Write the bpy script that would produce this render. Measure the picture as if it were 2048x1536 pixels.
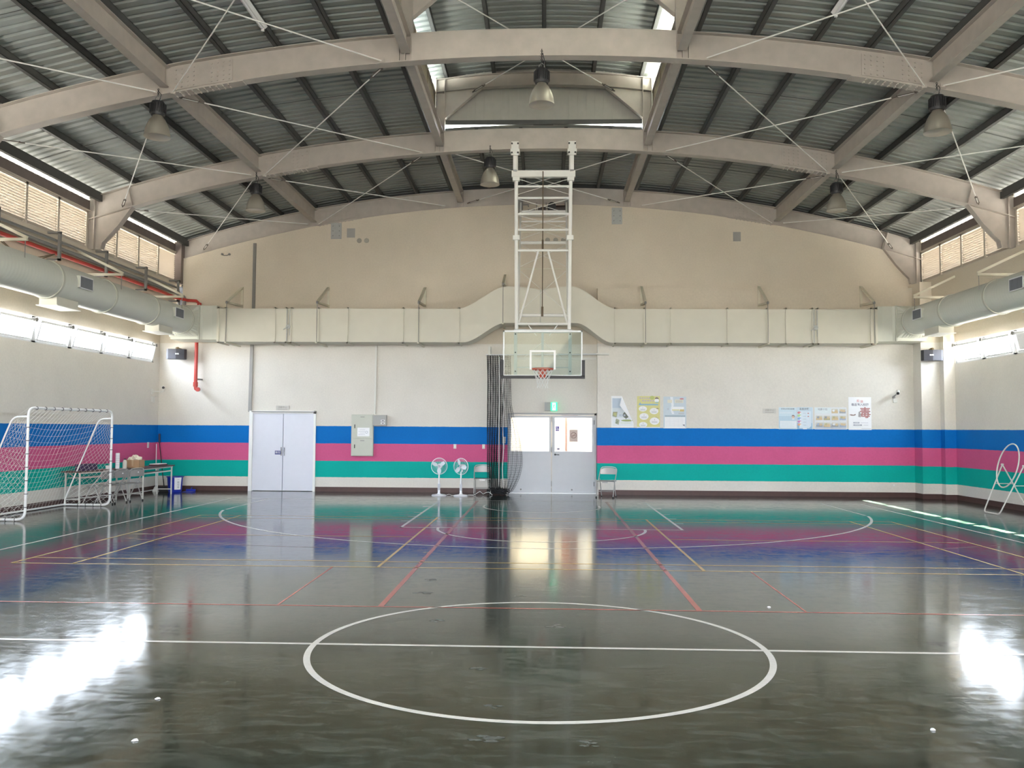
import bpy, math, random
from mathutils import Vector, Matrix
random.seed(7)
S = bpy.context.scene
COL = S.collection
for o in list(bpy.data.objects): bpy.data.objects.remove(o)

# ------------------------------------------------------------------ camera, sky, sun, exposure
F_PX, PITCH, YAW, ROLL = 1752.0, 0.05106, 0.03634, 0.00626
CAM = Vector((0.036, -6.996, 1.7166))
_c, _s = math.cos(YAW), math.sin(YAW)
_fw = Vector((-_s*math.cos(PITCH), _c*math.cos(PITCH), math.sin(PITCH)))
_r = Vector((_c, _s, 0)); _u = _r.cross(_fw)
_r2 = math.cos(ROLL)*_r + math.sin(ROLL)*_u; _u2 = -math.sin(ROLL)*_r + math.cos(ROLL)*_u
cam = bpy.data.cameras.new('camera'); cam_o = bpy.data.objects.new('camera', cam); COL.objects.link(cam_o)
cam.sensor_width = 36.0; cam.lens = F_PX/2048*36.0; cam.clip_end = 500; cam.clip_start = 0.05
M = Matrix.Identity(4)
for i in range(3):
    M[i][0] = _r2[i]; M[i][1] = _u2[i]; M[i][2] = -_fw[i]; M[i][3] = CAM[i]
cam_o.matrix_world = M
S.camera = cam_o

W = bpy.data.worlds.new('world'); S.world = W; W.use_nodes = True
wn = W.node_tree.nodes; wl = W.node_tree.links
for n in list(wn): wn.remove(n)
w_out = wn.new('ShaderNodeOutputWorld'); w_bg = wn.new('ShaderNodeBackground')
w_tc = wn.new('ShaderNodeTexCoord'); w_sep = wn.new('ShaderNodeSeparateXYZ'); w_map = wn.new('ShaderNodeMapRange')
w_ramp = wn.new('ShaderNodeValToRGB')
w_map.inputs[1].default_value = -1; w_map.inputs[2].default_value = 1
wl.new(w_tc.outputs['Generated'], w_sep.inputs[0]); wl.new(w_sep.outputs['Z'], w_map.inputs[0])
wl.new(w_map.outputs[0], w_ramp.inputs[0]); wl.new(w_ramp.outputs[0], w_bg.inputs[0]); wl.new(w_bg.outputs[0], w_out.inputs[0])
cr = w_ramp.color_ramp
cr.elements[0].position = 0.0; cr.elements[0].color = (0.42, 0.40, 0.36, 1)
cr.elements[1].position = 1.0; cr.elements[1].color = (0.66, 0.80, 1.0, 1)
e = cr.elements.new(0.47); e.color = (0.58, 0.56, 0.51, 1)
e = cr.elements.new(0.53); e.color = (0.84, 0.92, 1.06, 1)
w_bg.inputs[1].default_value = 8.0

sun = bpy.data.lights.new('sun', 'SUN'); sun_o = bpy.data.objects.new('sun', sun); COL.objects.link(sun_o)
sun.energy = 95.0; sun.angle = 0.009; sun.color = (1.0, 0.95, 0.86)
sun_o.rotation_euler = Vector((-1.0, -0.12, -1.48)).to_track_quat('-Z', 'Y').to_euler()
sun_o.location = (30, 6, 40)

S.view_settings.view_transform = 'Standard'; S.view_settings.look = 'None'
S.view_settings.gamma = 1.0; S.view_settings.use_curve_mapping = False
S.view_settings.exposure = 2.52
S.cycles.max_bounces = 12; S.cycles.diffuse_bounces = 8; S.cycles.glossy_bounces = 4
S.cycles.transparent_max_bounces = 12; S.cycles.caustics_reflective = True; S.cycles.caustics_refractive = False
S.cycles.sample_clamp_indirect = 8.0

def portal(name, loc, rot, sx, sy):
    l = bpy.data.lights.new(name, 'AREA'); l.shape = 'RECTANGLE'; l.size = sx; l.size_y = sy
    l.cycles.is_portal = True
    o = bpy.data.objects.new(name, l); COL.objects.link(o); o.location = loc; o.rotation_euler = rot

# ------------------------------------------------------------------ materials
def new_mat(name):
    m = bpy.data.materials.new(name); m.use_nodes = True
    nt = m.node_tree
    for n in list(nt.nodes): nt.nodes.remove(n)
    out = nt.nodes.new('ShaderNodeOutputMaterial'); b = nt.nodes.new('ShaderNodeBsdfPrincipled')
    nt.links.new(b.outputs[0], out.inputs[0])
    return m, nt, b, out
MATS = {}
def mat(name, col, rough=0.5, metal=0.0, var=0.06, scale=6.0, bump=0.0, spec=0.5):
    if name in MATS: return MATS[name]
    m, nt, b, out = new_mat(name)
    b.inputs['Roughness'].default_value = rough; b.inputs['Metallic'].default_value = metal
    b.inputs['Specular IOR Level'].default_value = spec
    tc = nt.nodes.new('ShaderNodeTexCoord'); nz = nt.nodes.new('ShaderNodeTexNoise')
    nz.inputs['Scale'].default_value = scale; nz.inputs['Detail'].default_value = 4
    mx = nt.nodes.new('ShaderNodeMix'); mx.data_type = 'RGBA'
    c = Vector(col[:3])
    mx.inputs[6].default_value = (*[max(0, v*(1-var)) for v in c], 1); mx.inputs[7].default_value = (*[min(1, v*(1+var)) for v in c], 1)
    nt.links.new(tc.outputs['Object'], nz.inputs['Vector']); nt.links.new(nz.outputs['Fac'], mx.inputs[0])
    nt.links.new(mx.outputs[2], b.inputs['Base Color'])
    if bump:
        bp = nt.nodes.new('ShaderNodeBump'); bp.inputs['Strength'].default_value = bump; bp.inputs['Distance'].default_value = 0.01
        nt.links.new(nz.outputs['Fac'], bp.inputs['Height']); nt.links.new(bp.outputs[0], b.inputs['Normal'])
    MATS[name] = m
    return m
def emit_mat(name, col, strength):
    if name in MATS: return MATS[name]
    m, nt, b, out = new_mat(name)
    b.inputs['Base Color'].default_value = (*col, 1); b.inputs['Emission Color'].default_value = (*col, 1)
    b.inputs['Emission Strength'].default_value = strength; b.inputs['Roughness'].default_value = 0.4
    MATS[name] = m; return m
def glass_mat(name, tint=(0.97, 0.985, 0.98), refl=0.07, rough=0.02):
    if name in MATS: return MATS[name]
    m, nt, b, out = new_mat(name); nt.nodes.remove(b)
    t = nt.nodes.new('ShaderNodeBsdfTransparent'); t.inputs[0].default_value = (*tint, 1)
    g = nt.nodes.new('ShaderNodeBsdfGlossy'); g.inputs['Roughness'].default_value = rough
    mx = nt.nodes.new('ShaderNodeMixShader'); fr = nt.nodes.new('ShaderNodeFresnel'); fr.inputs[0].default_value = 1.3
    nt.links.new(fr.outputs[0], mx.inputs[0]); nt.links.new(t.outputs[0], mx.inputs[1]); nt.links.new(g.outputs[0], mx.inputs[2])
    nt.links.new(mx.outputs[0], out.inputs[0]); MATS[name] = m; return m

# painted wall: colour bands by height
def wall_mat():
    m, nt, b, out = new_mat('painted_wall')
    geo = nt.nodes.new('ShaderNodeNewGeometry'); sp = nt.nodes.new('ShaderNodeSeparateXYZ')
    nt.links.new(geo.outputs['Position'], sp.inputs[0])
    wob = nt.nodes.new('ShaderNodeTexNoise'); wob.inputs['Scale'].default_value = 9.0
    nt.links.new(geo.outputs['Position'], wob.inputs['Vector'])
    ma = nt.nodes.new('ShaderNodeMath'); ma.operation = 'MULTIPLY_ADD'; ma.inputs[1].default_value = 0.012
    nt.links.new(wob.outputs['Fac'], ma.inputs[0]); nt.links.new(sp.outputs['Z'], ma.inputs[2])
    dv = nt.nodes.new('ShaderNodeMath'); dv.operation = 'DIVIDE'; dv.inputs[1].default_value = 4.0; dv.use_clamp = True
    nt.links.new(ma.outputs[0], dv.inputs[0])
    rp = nt.nodes.new('ShaderNodeValToRGB'); rp.color_ramp.interpolation = 'CONSTANT'
    white = (0.69, 0.655, 0.59, 1); cream = (0.63, 0.56, 0.455, 1)
    el = rp.color_ramp.elements
    el[0].position = 0; el[0].color = white
    el[1].position = 0.386/4; el[1].color = (0.0, 0.40, 0.33, 1)
    for p, c in ((0.826/4, (0.60, 0.105, 0.245, 1)), (1.291/4, (0.0, 0.155, 0.50, 1)), (1.757/4, white), (3.99/4, cream)):
        q = el.new(p); q.color = c
    nt.links.new(dv.outputs[0], rp.inputs[0])
    # roller patches and blotches of the paint
    n1 = nt.nodes.new('ShaderNodeTexNoise'); n1.inputs['Scale'].default_value = 1.3; n1.inputs['Detail'].default_value = 6
    n2 = nt.nodes.new('ShaderNodeTexNoise'); n2.inputs['Scale'].default_value = 26; n2.inputs['Detail'].default_value = 4
    nt.links.new(geo.outputs['Position'], n1.inputs['Vector']); nt.links.new(geo.outputs['Position'], n2.inputs['Vector'])
    ad = nt.nodes.new('ShaderNodeMath'); ad.operation = 'ADD'
    nt.links.new(n1.outputs['Fac'], ad.inputs[0]); nt.links.new(n2.outputs['Fac'], ad.inputs[1])
    mr = nt.nodes.new('ShaderNodeMapRange'); mr.inputs[1].default_value = 0.7; mr.inputs[2].default_value = 1.3
    mr.inputs[3].default_value = 0.94; mr.inputs[4].default_value = 1.04
    nt.links.new(ad.outputs[0], mr.inputs[0])
    mul = nt.nodes.new('ShaderNodeMix'); mul.data_type = 'RGBA'; mul.blend_type = 'MULTIPLY'; mul.inputs[0].default_value = 1
    nt.links.new(rp.outputs[0], mul.inputs[6]); nt.links.new(mr.outputs[0], mul.inputs[7])
    nt.links.new(mul.outputs[2], b.inputs['Base Color'])
    b.inputs['Roughness'].default_value = 0.6; b.inputs['Specular IOR Level'].default_value = 0.15
    bp = nt.nodes.new('ShaderNodeBump'); bp.inputs['Strength'].default_value = 0.05; bp.inputs['Distance'].default_value = 0.01
    nt.links.new(n2.outputs['Fac'], bp.inputs['Height']); nt.links.new(bp.outputs[0], b.inputs['Normal'])
    return m

def floor_mat():
    m, nt, b, out = new_mat('sealed_floor')
    geo = nt.nodes.new('ShaderNodeNewGeometry')
    def noise(scale, detail, sc=(1, 1, 1), rot=0.0, dist=0.0):
        mp = nt.nodes.new('ShaderNodeMapping'); mp.inputs['Scale'].default_value = sc; mp.inputs['Rotation'].default_value = (0, 0, rot)
        n = nt.nodes.new('ShaderNodeTexNoise'); n.inputs['Scale'].default_value = scale; n.inputs['Detail'].default_value = detail
        n.inputs['Distortion'].default_value = dist
        nt.links.new(geo.outputs['Position'], mp.inputs[0]); nt.links.new(mp.outputs[0], n.inputs['Vector'])
        return n
    a = noise(1.1, 7, dist=0.6); s1 = noise(6.0, 7, (0.55, 1.6, 1), 0.35, 1.2); s2 = noise(9.0, 6, (1.8, 0.6, 1), -0.5, 0.8); f = noise(60, 4)
    rp = nt.nodes.new('ShaderNodeValToRGB'); el = rp.color_ramp.elements
    el[0].position = 0.42; el[0].color = (0.005, 0.013, 0.007, 1)
    el[1].position = 0.62; el[1].color = (0.046, 0.062, 0.048, 1)
    q = el.new(0.51); q.color = (0.017, 0.029, 0.020, 1)
    def math_(op, x, y):
        n = nt.nodes.new('ShaderNodeMath'); n.operation = op
        for i, v in enumerate((x, y)):
            if isinstance(v, (int, float)): n.inputs[i].default_value = v
            else: nt.links.new(v, n.inputs[i])
        return n.outputs[0]
    mixv = math_('ADD', math_('MULTIPLY', a.outputs['Fac'], 0.20), math_('ADD', math_('MULTIPLY', s1.outputs['Fac'], 0.50), math_('MULTIPLY', s2.outputs['Fac'], 0.30)))
    nt.links.new(mixv, rp.inputs[0])
    # fine pale scuff specks
    sp = nt.nodes.new('ShaderNodeMapRange'); sp.inputs[1].default_value = 0.50; sp.inputs[2].default_value = 0.85; sp.inputs[3].default_value = 0; sp.inputs[4].default_value = 0.30
    nt.links.new(math_('MULTIPLY', s1.outputs['Fac'], math_('ADD', f.outputs['Fac'], 0.5)), sp.inputs[0])
    mx = nt.nodes.new('ShaderNodeMix'); mx.data_type = 'RGBA'; mx.inputs[7].default_value = (0.13, 0.14, 0.125, 1)
    nt.links.new(sp.outputs[0], mx.inputs[0]); nt.links.new(rp.outputs[0], mx.inputs[6]); nt.links.new(mx.outputs[2], b.inputs['Base Color'])
    rr = nt.nodes.new('ShaderNodeMapRange'); rr.inputs[1].default_value = 0.42; rr.inputs[2].default_value = 0.62; rr.inputs[3].default_value = 0.085; rr.inputs[4].default_value = 0.155
    nt.links.new(mixv, rr.inputs[0]); nt.links.new(rr.outputs[0], b.inputs['Roughness'])
    b.inputs['Specular IOR Level'].default_value = 0.55
    bp = nt.nodes.new('ShaderNodeBump'); bp.inputs['Strength'].default_value = 0.012; bp.inputs['Distance'].default_value = 0.002
    nt.links.new(s1.outputs['Fac'], bp.inputs['Height']); nt.links.new(bp.outputs[0], b.inputs['Normal'])
    return m
def line_mat(name, col):
    m = mat(name, col, 0.2, 0, 0.12, 14.0); return m

def sheet_mat():
    m, nt, b, out = new_mat('galvanised_sheet')
    geo = nt.nodes.new('ShaderNodeNewGeometry')
    n = nt.nodes.new('ShaderNodeTexNoise'); n.inputs['Scale'].default_value = 0.7; n.inputs['Detail'].default_value = 5
    nt.links.new(geo.outputs['Position'], n.inputs['Vector'])
    rp = nt.nodes.new('ShaderNodeValToRGB'); el = rp.color_ramp.elements
    el[0].position = 0.3; el[0].color = (0.25, 0.265, 0.245, 1); el[1].position = 0.7; el[1].color = (0.35, 0.365, 0.335, 1)
    nt.links.new(n.outputs['Fac'], rp.inputs[0]); nt.links.new(rp.outputs[0], b.inputs['Base Color'])
    b.inputs['Roughness'].default_value = 0.42; b.inputs['Metallic'].default_value = 0.35
    return m

WALL = wall_mat(); FLOOR = floor_mat(); SHEET = sheet_mat()
STEEL = mat('pale_steel_paint', (0.44, 0.395, 0.35), 0.55, 0, 0.16, 5.0, 0.1)
PURLIN = mat('dark_purlin_paint', (0.075, 0.075, 0.07), 0.6, 0, 0.2, 8)
BROWNST = mat('brown_channel_paint', (0.17, 0.135, 0.12), 0.6, 0, 0.2, 6)
OFFWHITE = mat('offwhite_paint', (0.66, 0.65, 0.60), 0.5, 0, 0.05)
WHITE = mat('white_paint', (0.82, 0.82, 0.80), 0.4, 0, 0.04)
MASTW = mat('white_mast_paint', (0.76, 0.75, 0.71), 0.45, 0, 0.06)
ALU = mat('white_aluminium', (0.74, 0.75, 0.76), 0.35, 0.1, 0.04)
DUCT = mat('duct_paint', (0.56, 0.565, 0.49), 0.5, 0, 0.07, 3)
DUCTC = mat('box_duct_paint', (0.60, 0.575, 0.485), 0.5, 0, 0.06, 3)
CREAM = mat('cream_bracket_paint', (0.63, 0.59, 0.47), 0.55, 0, 0.08)
BLACK = mat('black_plastic', (0.018, 0.018, 0.02), 0.5, 0, 0.2)
DARKNET = mat('black_net_cord', (0.012, 0.013, 0.014), 0.8, 0, 0.2)
WNET = mat('white_net_cord', (0.72, 0.72, 0.68), 0.7, 0, 0.08)
BASEB = mat('brown_baseboard', (0.075, 0.034, 0.028), 0.5, 0, 0.25, 12)
GREYP = mat('grey_conduit', (0.20, 0.195, 0.185), 0.5, 0, 0.12)
RED = mat('red_pipe_paint', (0.44, 0.04, 0.028), 0.4, 0, 0.1)
TRUNK = mat('grey_trunking', (0.33, 0.32, 0.30), 0.5, 0, 0.1)
CHG = mat('chair_grey_metal', (0.33, 0.32, 0.305), 0.4, 0.3, 0.08)
CHL = mat('chair_leg_metal', (0.50, 0.49, 0.47), 0.35, 0.3, 0.06)
RUBBER = mat('black_rubber', (0.02, 0.02, 0.02), 0.8, 0, 0.2)
CHROME = mat('chrome', (0.65, 0.65, 0.66), 0.2, 1.0, 0.05)
DOORW = mat('door_white', (0.70, 0.71, 0.78), 0.4, 0, 0.03)
DOORG = mat('door_grey', (0.50, 0.515, 0.535), 0.4, 0, 0.04)
FRAMEG = mat('door_frame_grey', (0.44, 0.45, 0.46), 0.4, 0, 0.05)
GLASS = glass_mat('clear_glass')
ACRYL = glass_mat('backboard_glass', (0.88, 0.925, 0.90))
ALUSH = mat('lamp_reflector', (0.52, 0.48, 0.41), 0.38, 0.75, 0.1)
LAMPIN = mat('lamp_inner_reflector', (0.92, 0.92, 0.90), 0.4, 0.0, 0.02)
ORANGE = mat('orange_rim_paint', (0.52, 0.075, 0.03), 0.4, 0, 0.1)
PANELG = mat('panel_beige', (0.52, 0.53, 0.45), 0.45, 0, 0.04)
PANELD = mat('box_grey', (0.36, 0.36, 0.34), 0.45, 0, 0.05)
BROWNT = mat('table_top_brown', (0.085, 0.05, 0.035), 0.35, 0, 0.2, 9)
CARD = mat('cardboard', (0.42, 0.27, 0.15), 0.8, 0, 0.1)
PAPER = mat('paper', (0.86, 0.86, 0.87), 0.7, 0, 0.03)
NAVY = mat('navy_plastic', (0.02, 0.035, 0.20), 0.4, 0, 0.1)
BLUEB = mat('blue_bin_plastic', (0.012, 0.03, 0.36), 0.35, 0, 0.1)
PURPLE = mat('dark_purple_cloth', (0.045, 0.025, 0.075), 0.8, 0, 0.2)
FANW = mat('fan_white', (0.80, 0.81, 0.84), 0.35, 0, 0.03)
FANB = mat('fan_blade', (0.70, 0.76, 0.80), 0.2, 0, 0.05)
GALV = mat('galvanised_plate', (0.40, 0.41, 0.40), 0.45, 0.3, 0.15, 9)
UPST = mat('weathered_upstand', (0.36, 0.31, 0.22), 0.7, 0, 0.35, 4)

# ------------------------------------------------------------------ mesh builder
class MB:
    def __init__(s): s.v = []; s.f = []; s.m = []; s.mi = 0
    def add(s, vs, fs):
        o = len(s.v); s.v += [tuple(v) for v in vs]; s.f += [tuple(i+o for i in f) for f in fs]; s.m += [s.mi]*len(fs); return s
    def box(s, x0, x1, y0, y1, z0, z1):
        if x0 > x1: x0, x1 = x1, x0
        if y0 > y1: y0, y1 = y1, y0
        if z0 > z1: z0, z1 = z1, z0
        return s.add([(x0,y0,z0),(x1,y0,z0),(x1,y1,z0),(x0,y1,z0),(x0,y0,z1),(x1,y0,z1),(x1,y1,z1),(x0,y1,z1)],
              [(0,3,2,1),(4,5,6,7),(0,1,5,4),(1,2,6,5),(2,3,7,6),(3,0,4,7)])
    def cbox(s, x0, x1, y0, y1, z0, z1, b=0.01):
        # box with chamfered vertical and horizontal edges (octagonal section along X)
        pts = [(y0+b,z0),(y1-b,z0),(y1,z0+b),(y1,z1-b),(y1-b,z1),(y0+b,z1),(y0,z1-b),(y0,z0+b)]
        return s.loft([[(x,y,z) for y,z in pts] for x in (x0,x1)])
    def beam(s, p, q, w, h, up=(0,0,1)):
        p, q = Vector(p), Vector(q); d = (q-p).normalized(); up = Vector(up)
        if abs(d.dot(up)) > 0.98: up = Vector((0,1,0))
        a = d.cross(up).normalized(); b = a.cross(d).normalized(); a *= w/2; b *= h/2
        return s.loft([[p-a-b, p+a-b, p+a+b, p-a+b], [q-a-b, q+a-b, q+a+b, q-a+b]])
    def loft(s, rings, cap=True, closed=False):
        n = len(rings[0]); vs = [v for r in rings for v in r]; fs = []
        k = len(rings); R = k if closed else k-1
        for i in range(R):
            j = (i+1) % k
            for a in range(n):
                b = (a+1) % n
                fs.append((i*n+a, i*n+b, j*n+b, j*n+a))
        if cap and not closed:
            fs.append(tuple(range(n-1,-1,-1))); fs.append(tuple((k-1)*n+a for a in range(n)))
        return s.add(vs, fs)
    def tube(s, pts, r, n=8, closed=False):
        pts = [Vector(p) for p in pts]; k = len(pts); rings = []; prev = None
        rs = r if isinstance(r, (list, tuple)) else [r]*k
        for i, p in enumerate(pts):
            if closed: t = (pts[(i+1)%k]-pts[i-1])
            else: t = pts[min(i+1,k-1)]-pts[max(i-1,0)]
            if t.length < 1e-9: t = Vector((0,0,1))
            t.normalize()
            if prev is None:
                up = Vector((0,0,1)) if abs(t.z) < 0.9 else Vector((1,0,0)); a = t.cross(up).normalized()
            else:
                a = prev - t*prev.dot(t)
                if a.length < 1e-6: a = t.cross(Vector((0,0,1)))
                a.normalize()
            prev = a; b = t.cross(a)
            rings.append([p+(a*math.cos(2*math.pi*j/n)+b*math.sin(2*math.pi*j/n))*rs[i] for j in range(n)])
        return s.loft(rings, closed=closed)
    def lathe(s, prof, c=(0,0,0), n=24, axis='Z', closed=False):
        c = Vector(c); rings = []
        for r, z in prof:
            ring = []
            for j in range(n):
                t = 2*math.pi*j/n
                if axis == 'Z': ring.append(c+Vector((r*math.cos(t), r*math.sin(t), z)))
                elif axis == 'Y': ring.append(c+Vector((r*math.cos(t), z, r*math.sin(t))))
                else: ring.append(c+Vector((z, r*math.cos(t), r*math.sin(t))))
            rings.append(ring)
        return s.loft(rings, closed=closed)
    def torus(s, c, R, r, axis='Z', n=32, k=8, a0=0, a1=2*math.pi):
        c = Vector(c); pts = []; full = abs(a1-a0-2*math.pi) < 1e-6
        for j in range(n if full else n+1):
            t = a0+(a1-a0)*j/n
            x, y = R*math.cos(t), R*math.sin(t)
            pts.append(c+(Vector((x,y,0)) if axis=='Z' else Vector((x,0,y)) if axis=='Y' else Vector((0,x,y))))
        return s.tube(pts, r, k, closed=full)
    def prism(s, poly, axis, a, b):
        def P(u, v, w):
            return (u,w,v) if axis=='Y' else (w,u,v) if axis=='X' else (u,v,w)
        return s.loft([[P(u,v,a) for u,v in poly],[P(u,v,b) for u,v in poly]])
    def quad(s, *p): return s.add(p, [tuple(range(len(p)))])
    def text(s, txt, size, org, right=(1,0,0), up=(0,0,1), align='CENTER', bold=0.0):
        c = bpy.data.curves.new('t', 'FONT'); c.body = txt; c.size = size; c.align_x = align; c.align_y = 'CENTER'
        c.offset = bold; c.resolution_u = 3
        o = bpy.data.objects.new('t', c)
        me = o.to_mesh(); R, U, O = Vector(right), Vector(up), Vector(org)
        s.add([O+R*v.co.x+U*v.co.y for v in me.vertices], [tuple(p.vertices) for p in me.polygons])
        o.to_mesh_clear(); bpy.data.objects.remove(o); bpy.data.curves.remove(c); return s

def link(name, mb, mats, parent=None, org=(0,0,0), smooth=False):
    if not isinstance(mats, (list, tuple)): mats = [mats]
    me = bpy.data.meshes.new(name); o3 = Vector(org)
    me.from_pydata([tuple(Vector(v)-o3) for v in mb.v], [], mb.f)
    for m in mats: me.materials.append(m)
    for i, p in enumerate(me.polygons): p.material_index = min(mb.m[i], len(mats)-1)
    me.validate()
    import bmesh
    bm = bmesh.new(); bm.from_mesh(me); bmesh.ops.recalc_face_normals(bm, faces=bm.faces); bm.to_mesh(me); bm.free()
    if smooth:
        for p in me.polygons: p.use_smooth = True
        try: me.set_sharp_from_angle(angle=math.radians(40))
        except Exception: pass
    o = bpy.data.objects.new(name, me); COL.objects.link(o)
    if parent: o.parent = parent
    return o
def tag(o, label=None, cat=None, group=None, kind=None):
    if label: o['label'] = label
    if cat: o['category'] = cat
    if group: o['group'] = group
    if kind: o['kind'] = kind
    return o
def root(name, label, cat, loc=(0,0,0), rz=0.0, group=None, kind=None):
    o = bpy.data.objects.new(name, None); COL.objects.link(o); o.location = loc; o.rotation_euler = (0,0,rz)
    o.empty_display_size = 0.1
    return tag(o, label, cat, group, kind)
def copy_tree(o, parent=None):
    c = o.copy(); COL.objects.link(c)
    if parent: c.parent = parent
    for ch in list(KIDS.get(o.name, [])): 
        copy_tree(ch, c)
    return c
KIDS = {}
def part(rt, name, mb, mats, smooth=False, label=None, world=True):
    """a part (or sub-part) authored in world coordinates of its thing (world) or locally"""
    top = rt
    while top.parent: top = top.parent
    o = link(name, mb, mats, rt, top.location if world else (0,0,0), smooth)
    if label: o['label'] = label
    KIDS.setdefault(rt.name, []).append(o)
    return o
def solo(name, mb, mats, label, cat, group=None, kind=None, smooth=False):
    """a thing that is one mesh; its origin sits at the middle of its base"""
    xs = [v[0] for v in mb.v]; ys = [v[1] for v in mb.v]; zs = [v[2] for v in mb.v]
    org = Vector(((min(xs)+max(xs))/2, (min(ys)+max(ys))/2, min(zs)))
    o = link(name, mb, mats, None, org, smooth); o.location = org
    return tag(o, label, cat, group, kind)

# ------------------------------------------------------------------ shared dimensions
YB = 16.5                   # back wall face
YFRONT = -16.6              # wall behind the camera
XW = 10.45                  # side wall face
BEAMS = (2.35, 7.1, 11.85, 16.58)
R_ARC = 33.5
def zb(x): return 7.80 - (R_ARC - math.sqrt(R_ARC*R_ARC - x*x))
def zt(x): return zb(x) + 0.45 + 0.04*min(1, abs(x)/6.0)
def zs(x):
    if abs(x) <= 11.4: return zb(x) + 0.49 + 0.132
def lin(a, b, n): return [a+(b-a)*i/(n-1) for i in range(n)]

# ------------------------------------------------------------------ floor and court lines
mb = MB(); mb.box(-10.7, 10.7, YFRONT-0.2, 18.9, -0.2, 0.0)
floor = tag(link('floor', mb, FLOOR), 'dark green sealed gym floor, scuffed and glossy', 'floor', kind='structure')
ZL = 0.0012
class Lines(MB):
    def seg(s, x0, y0, x1, y1, w=0.05):
        d = Vector((x1-x0, y1-y0, 0)).normalized(); n = Vector((-d.y, d.x, 0))*w/2; d = d*w/2*0
        p, q = Vector((x0,y0,ZL)), Vector((x1,y1,ZL))
        s.quad(p-n, q-n, q+n, p+n)
    def arc(s, cx, cy, r0, r1, a0, a1, n=96):
        for i in range(n):
            t0 = a0+(a1-a0)*i/n; t1 = a0+(a1-a0)*(i+1)/n
            s.quad(*[(cx+r*math.cos(t), cy+r*math.sin(t), ZL) for r, t in ((r0,t0),(r1,t0),(r1,t1),(r0,t1))])
L = Lines()
L.arc(0, 0, 1.75, 1.80, 0, 2*math.pi, 160)
L.seg(-10.4, 0, -1.8, 0); L.seg(-1.75, 0, 1.75, 0); L.seg(1.8, 0, 10.4, 0)
L.seg(-7.5, 13.975, 7.5, 13.975)
for sx in (-1, 1):
    L.seg(sx*7.475, -14, sx*7.475, 13.95)
    L.seg(sx*2.425, 8.2, sx*2.425, 13.95)
    L.seg(sx*6.575, 13.95, sx*6.575, 13.95-2.0)
    for yy in (12.25, 10.95, 10.1, 9.25): L.seg(sx*2.45, yy, sx*2.6, yy, 0.05 if yy != 12.25 else 0.2)
L.seg(-2.45, 8.225, 2.45, 8.225)
L.arc(0, 8.2, 1.75, 1.80, math.pi, 2*math.pi, 80)
th = math.acos(6.6/6.75)
L.arc(0, 12.425, 6.70, 6.75, math.pi-th+2*th, 2*math.pi-th, 140)
for sx in (-1, 1): L.seg(sx*6.575, 12.425-math.sqrt(6.75**2-6.6**2)*0.9, sx*6.575, 12.1)
L.arc(0, 12.425, 1.25, 1.30, math.pi, 2*math.pi, 60)
for sx in (-1, 1): L.seg(sx*1.275, 12.425, sx*1.275, 12.8)
o = link('white_court_line', L, line_mat('white_line_paint', (0.72, 0.70, 0.65)), floor); o['label'] = 'white basketball court lines'
L = Lines(); Y0, Y1 = 3.85, 9.95
for yy in (Y0, Y0+0.46, Y1-0.46, Y1): L.seg(-6.62, yy, 6.62, yy, 0.04)
for sx in (-1, 1):
    for xx in (6.62, 5.84, 2.0): L.seg(sx*xx, Y0, sx*xx, Y1, 0.04)
    L.seg(sx*2.0, 6.9, sx*6.62, 6.9, 0.04)
o = link('yellow_court_line', L, line_mat('yellow_line_paint', (0.60, 0.40, 0.13)), floor); o['label'] = 'yellow badminton court lines'
L = Lines()
for sx in (-1, 1):
    L.seg(sx*1.525, 1.5, sx*1.525, 14.0, 0.055)
    L.seg(sx*2.53, 1.5, sx*2.56, 3.83, 0.02)
L.seg(-9.5, 1.48, 9.5, 1.48, 0.035)
for pts in (((2.78,6.44),(3.86,5.82),(4.5,5.57),(5.66,6.07),(7.11,6.69)), ((-2.78,5.5),(-3.16,5.555),(-4.38,5.72),(-6.37,6.31))):
    for a, b in zip(pts, pts[1:]): L.seg(*a, *b, 0.03)
o = link('red_court_line', L, line_mat('red_line_paint', (0.46, 0.10, 0.075)), floor); o['label'] = 'worn red court lines'
# patches of pale scuffing worn into the floor
SC = MB()
for (x, y, r) in ((-0.43,-0.64,0.07),(-0.27,-1.49,0.06),(-0.27,-2.05,0.10),(-1.25,3.0,0.10),(-1.2,2.2,0.11),(-0.93,0.9,0.09),(0.16,0.75,0.10),(0.3,-2.1,0.07),(-1.9,6.3,0.10),(-1.6,5.2,0.10),(-0.2,2.1,0.08)):
    for k in range(9):
        q = random.uniform(0, 6.28); d_ = r*random.random()**0.5*0.8; rr0 = r*random.uniform(0.10, 0.34); cx_, cy_ = x+d_*math.cos(q), y+d_*math.sin(q)*0.8; ph = random.uniform(0, 3)
        SC.quad(*[(cx_+rr0*random.uniform(0.5,1.2)*math.cos(t)*1.6, cy_+rr0*random.uniform(0.4,0.9)*math.sin(t), 0.0006+k*0.00005) for t in lin(0, 2*math.pi*11/12, 12)])
link('scuff_mark', SC, mat('pale_scuff', (0.10, 0.11, 0.10), 0.3, 0, 0.5, 30), floor)

# ------------------------------------------------------------------ walls
mb = MB()
arc = [(x, zb(x)) for x in lin(-9.86, 9.86, 41)]
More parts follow.
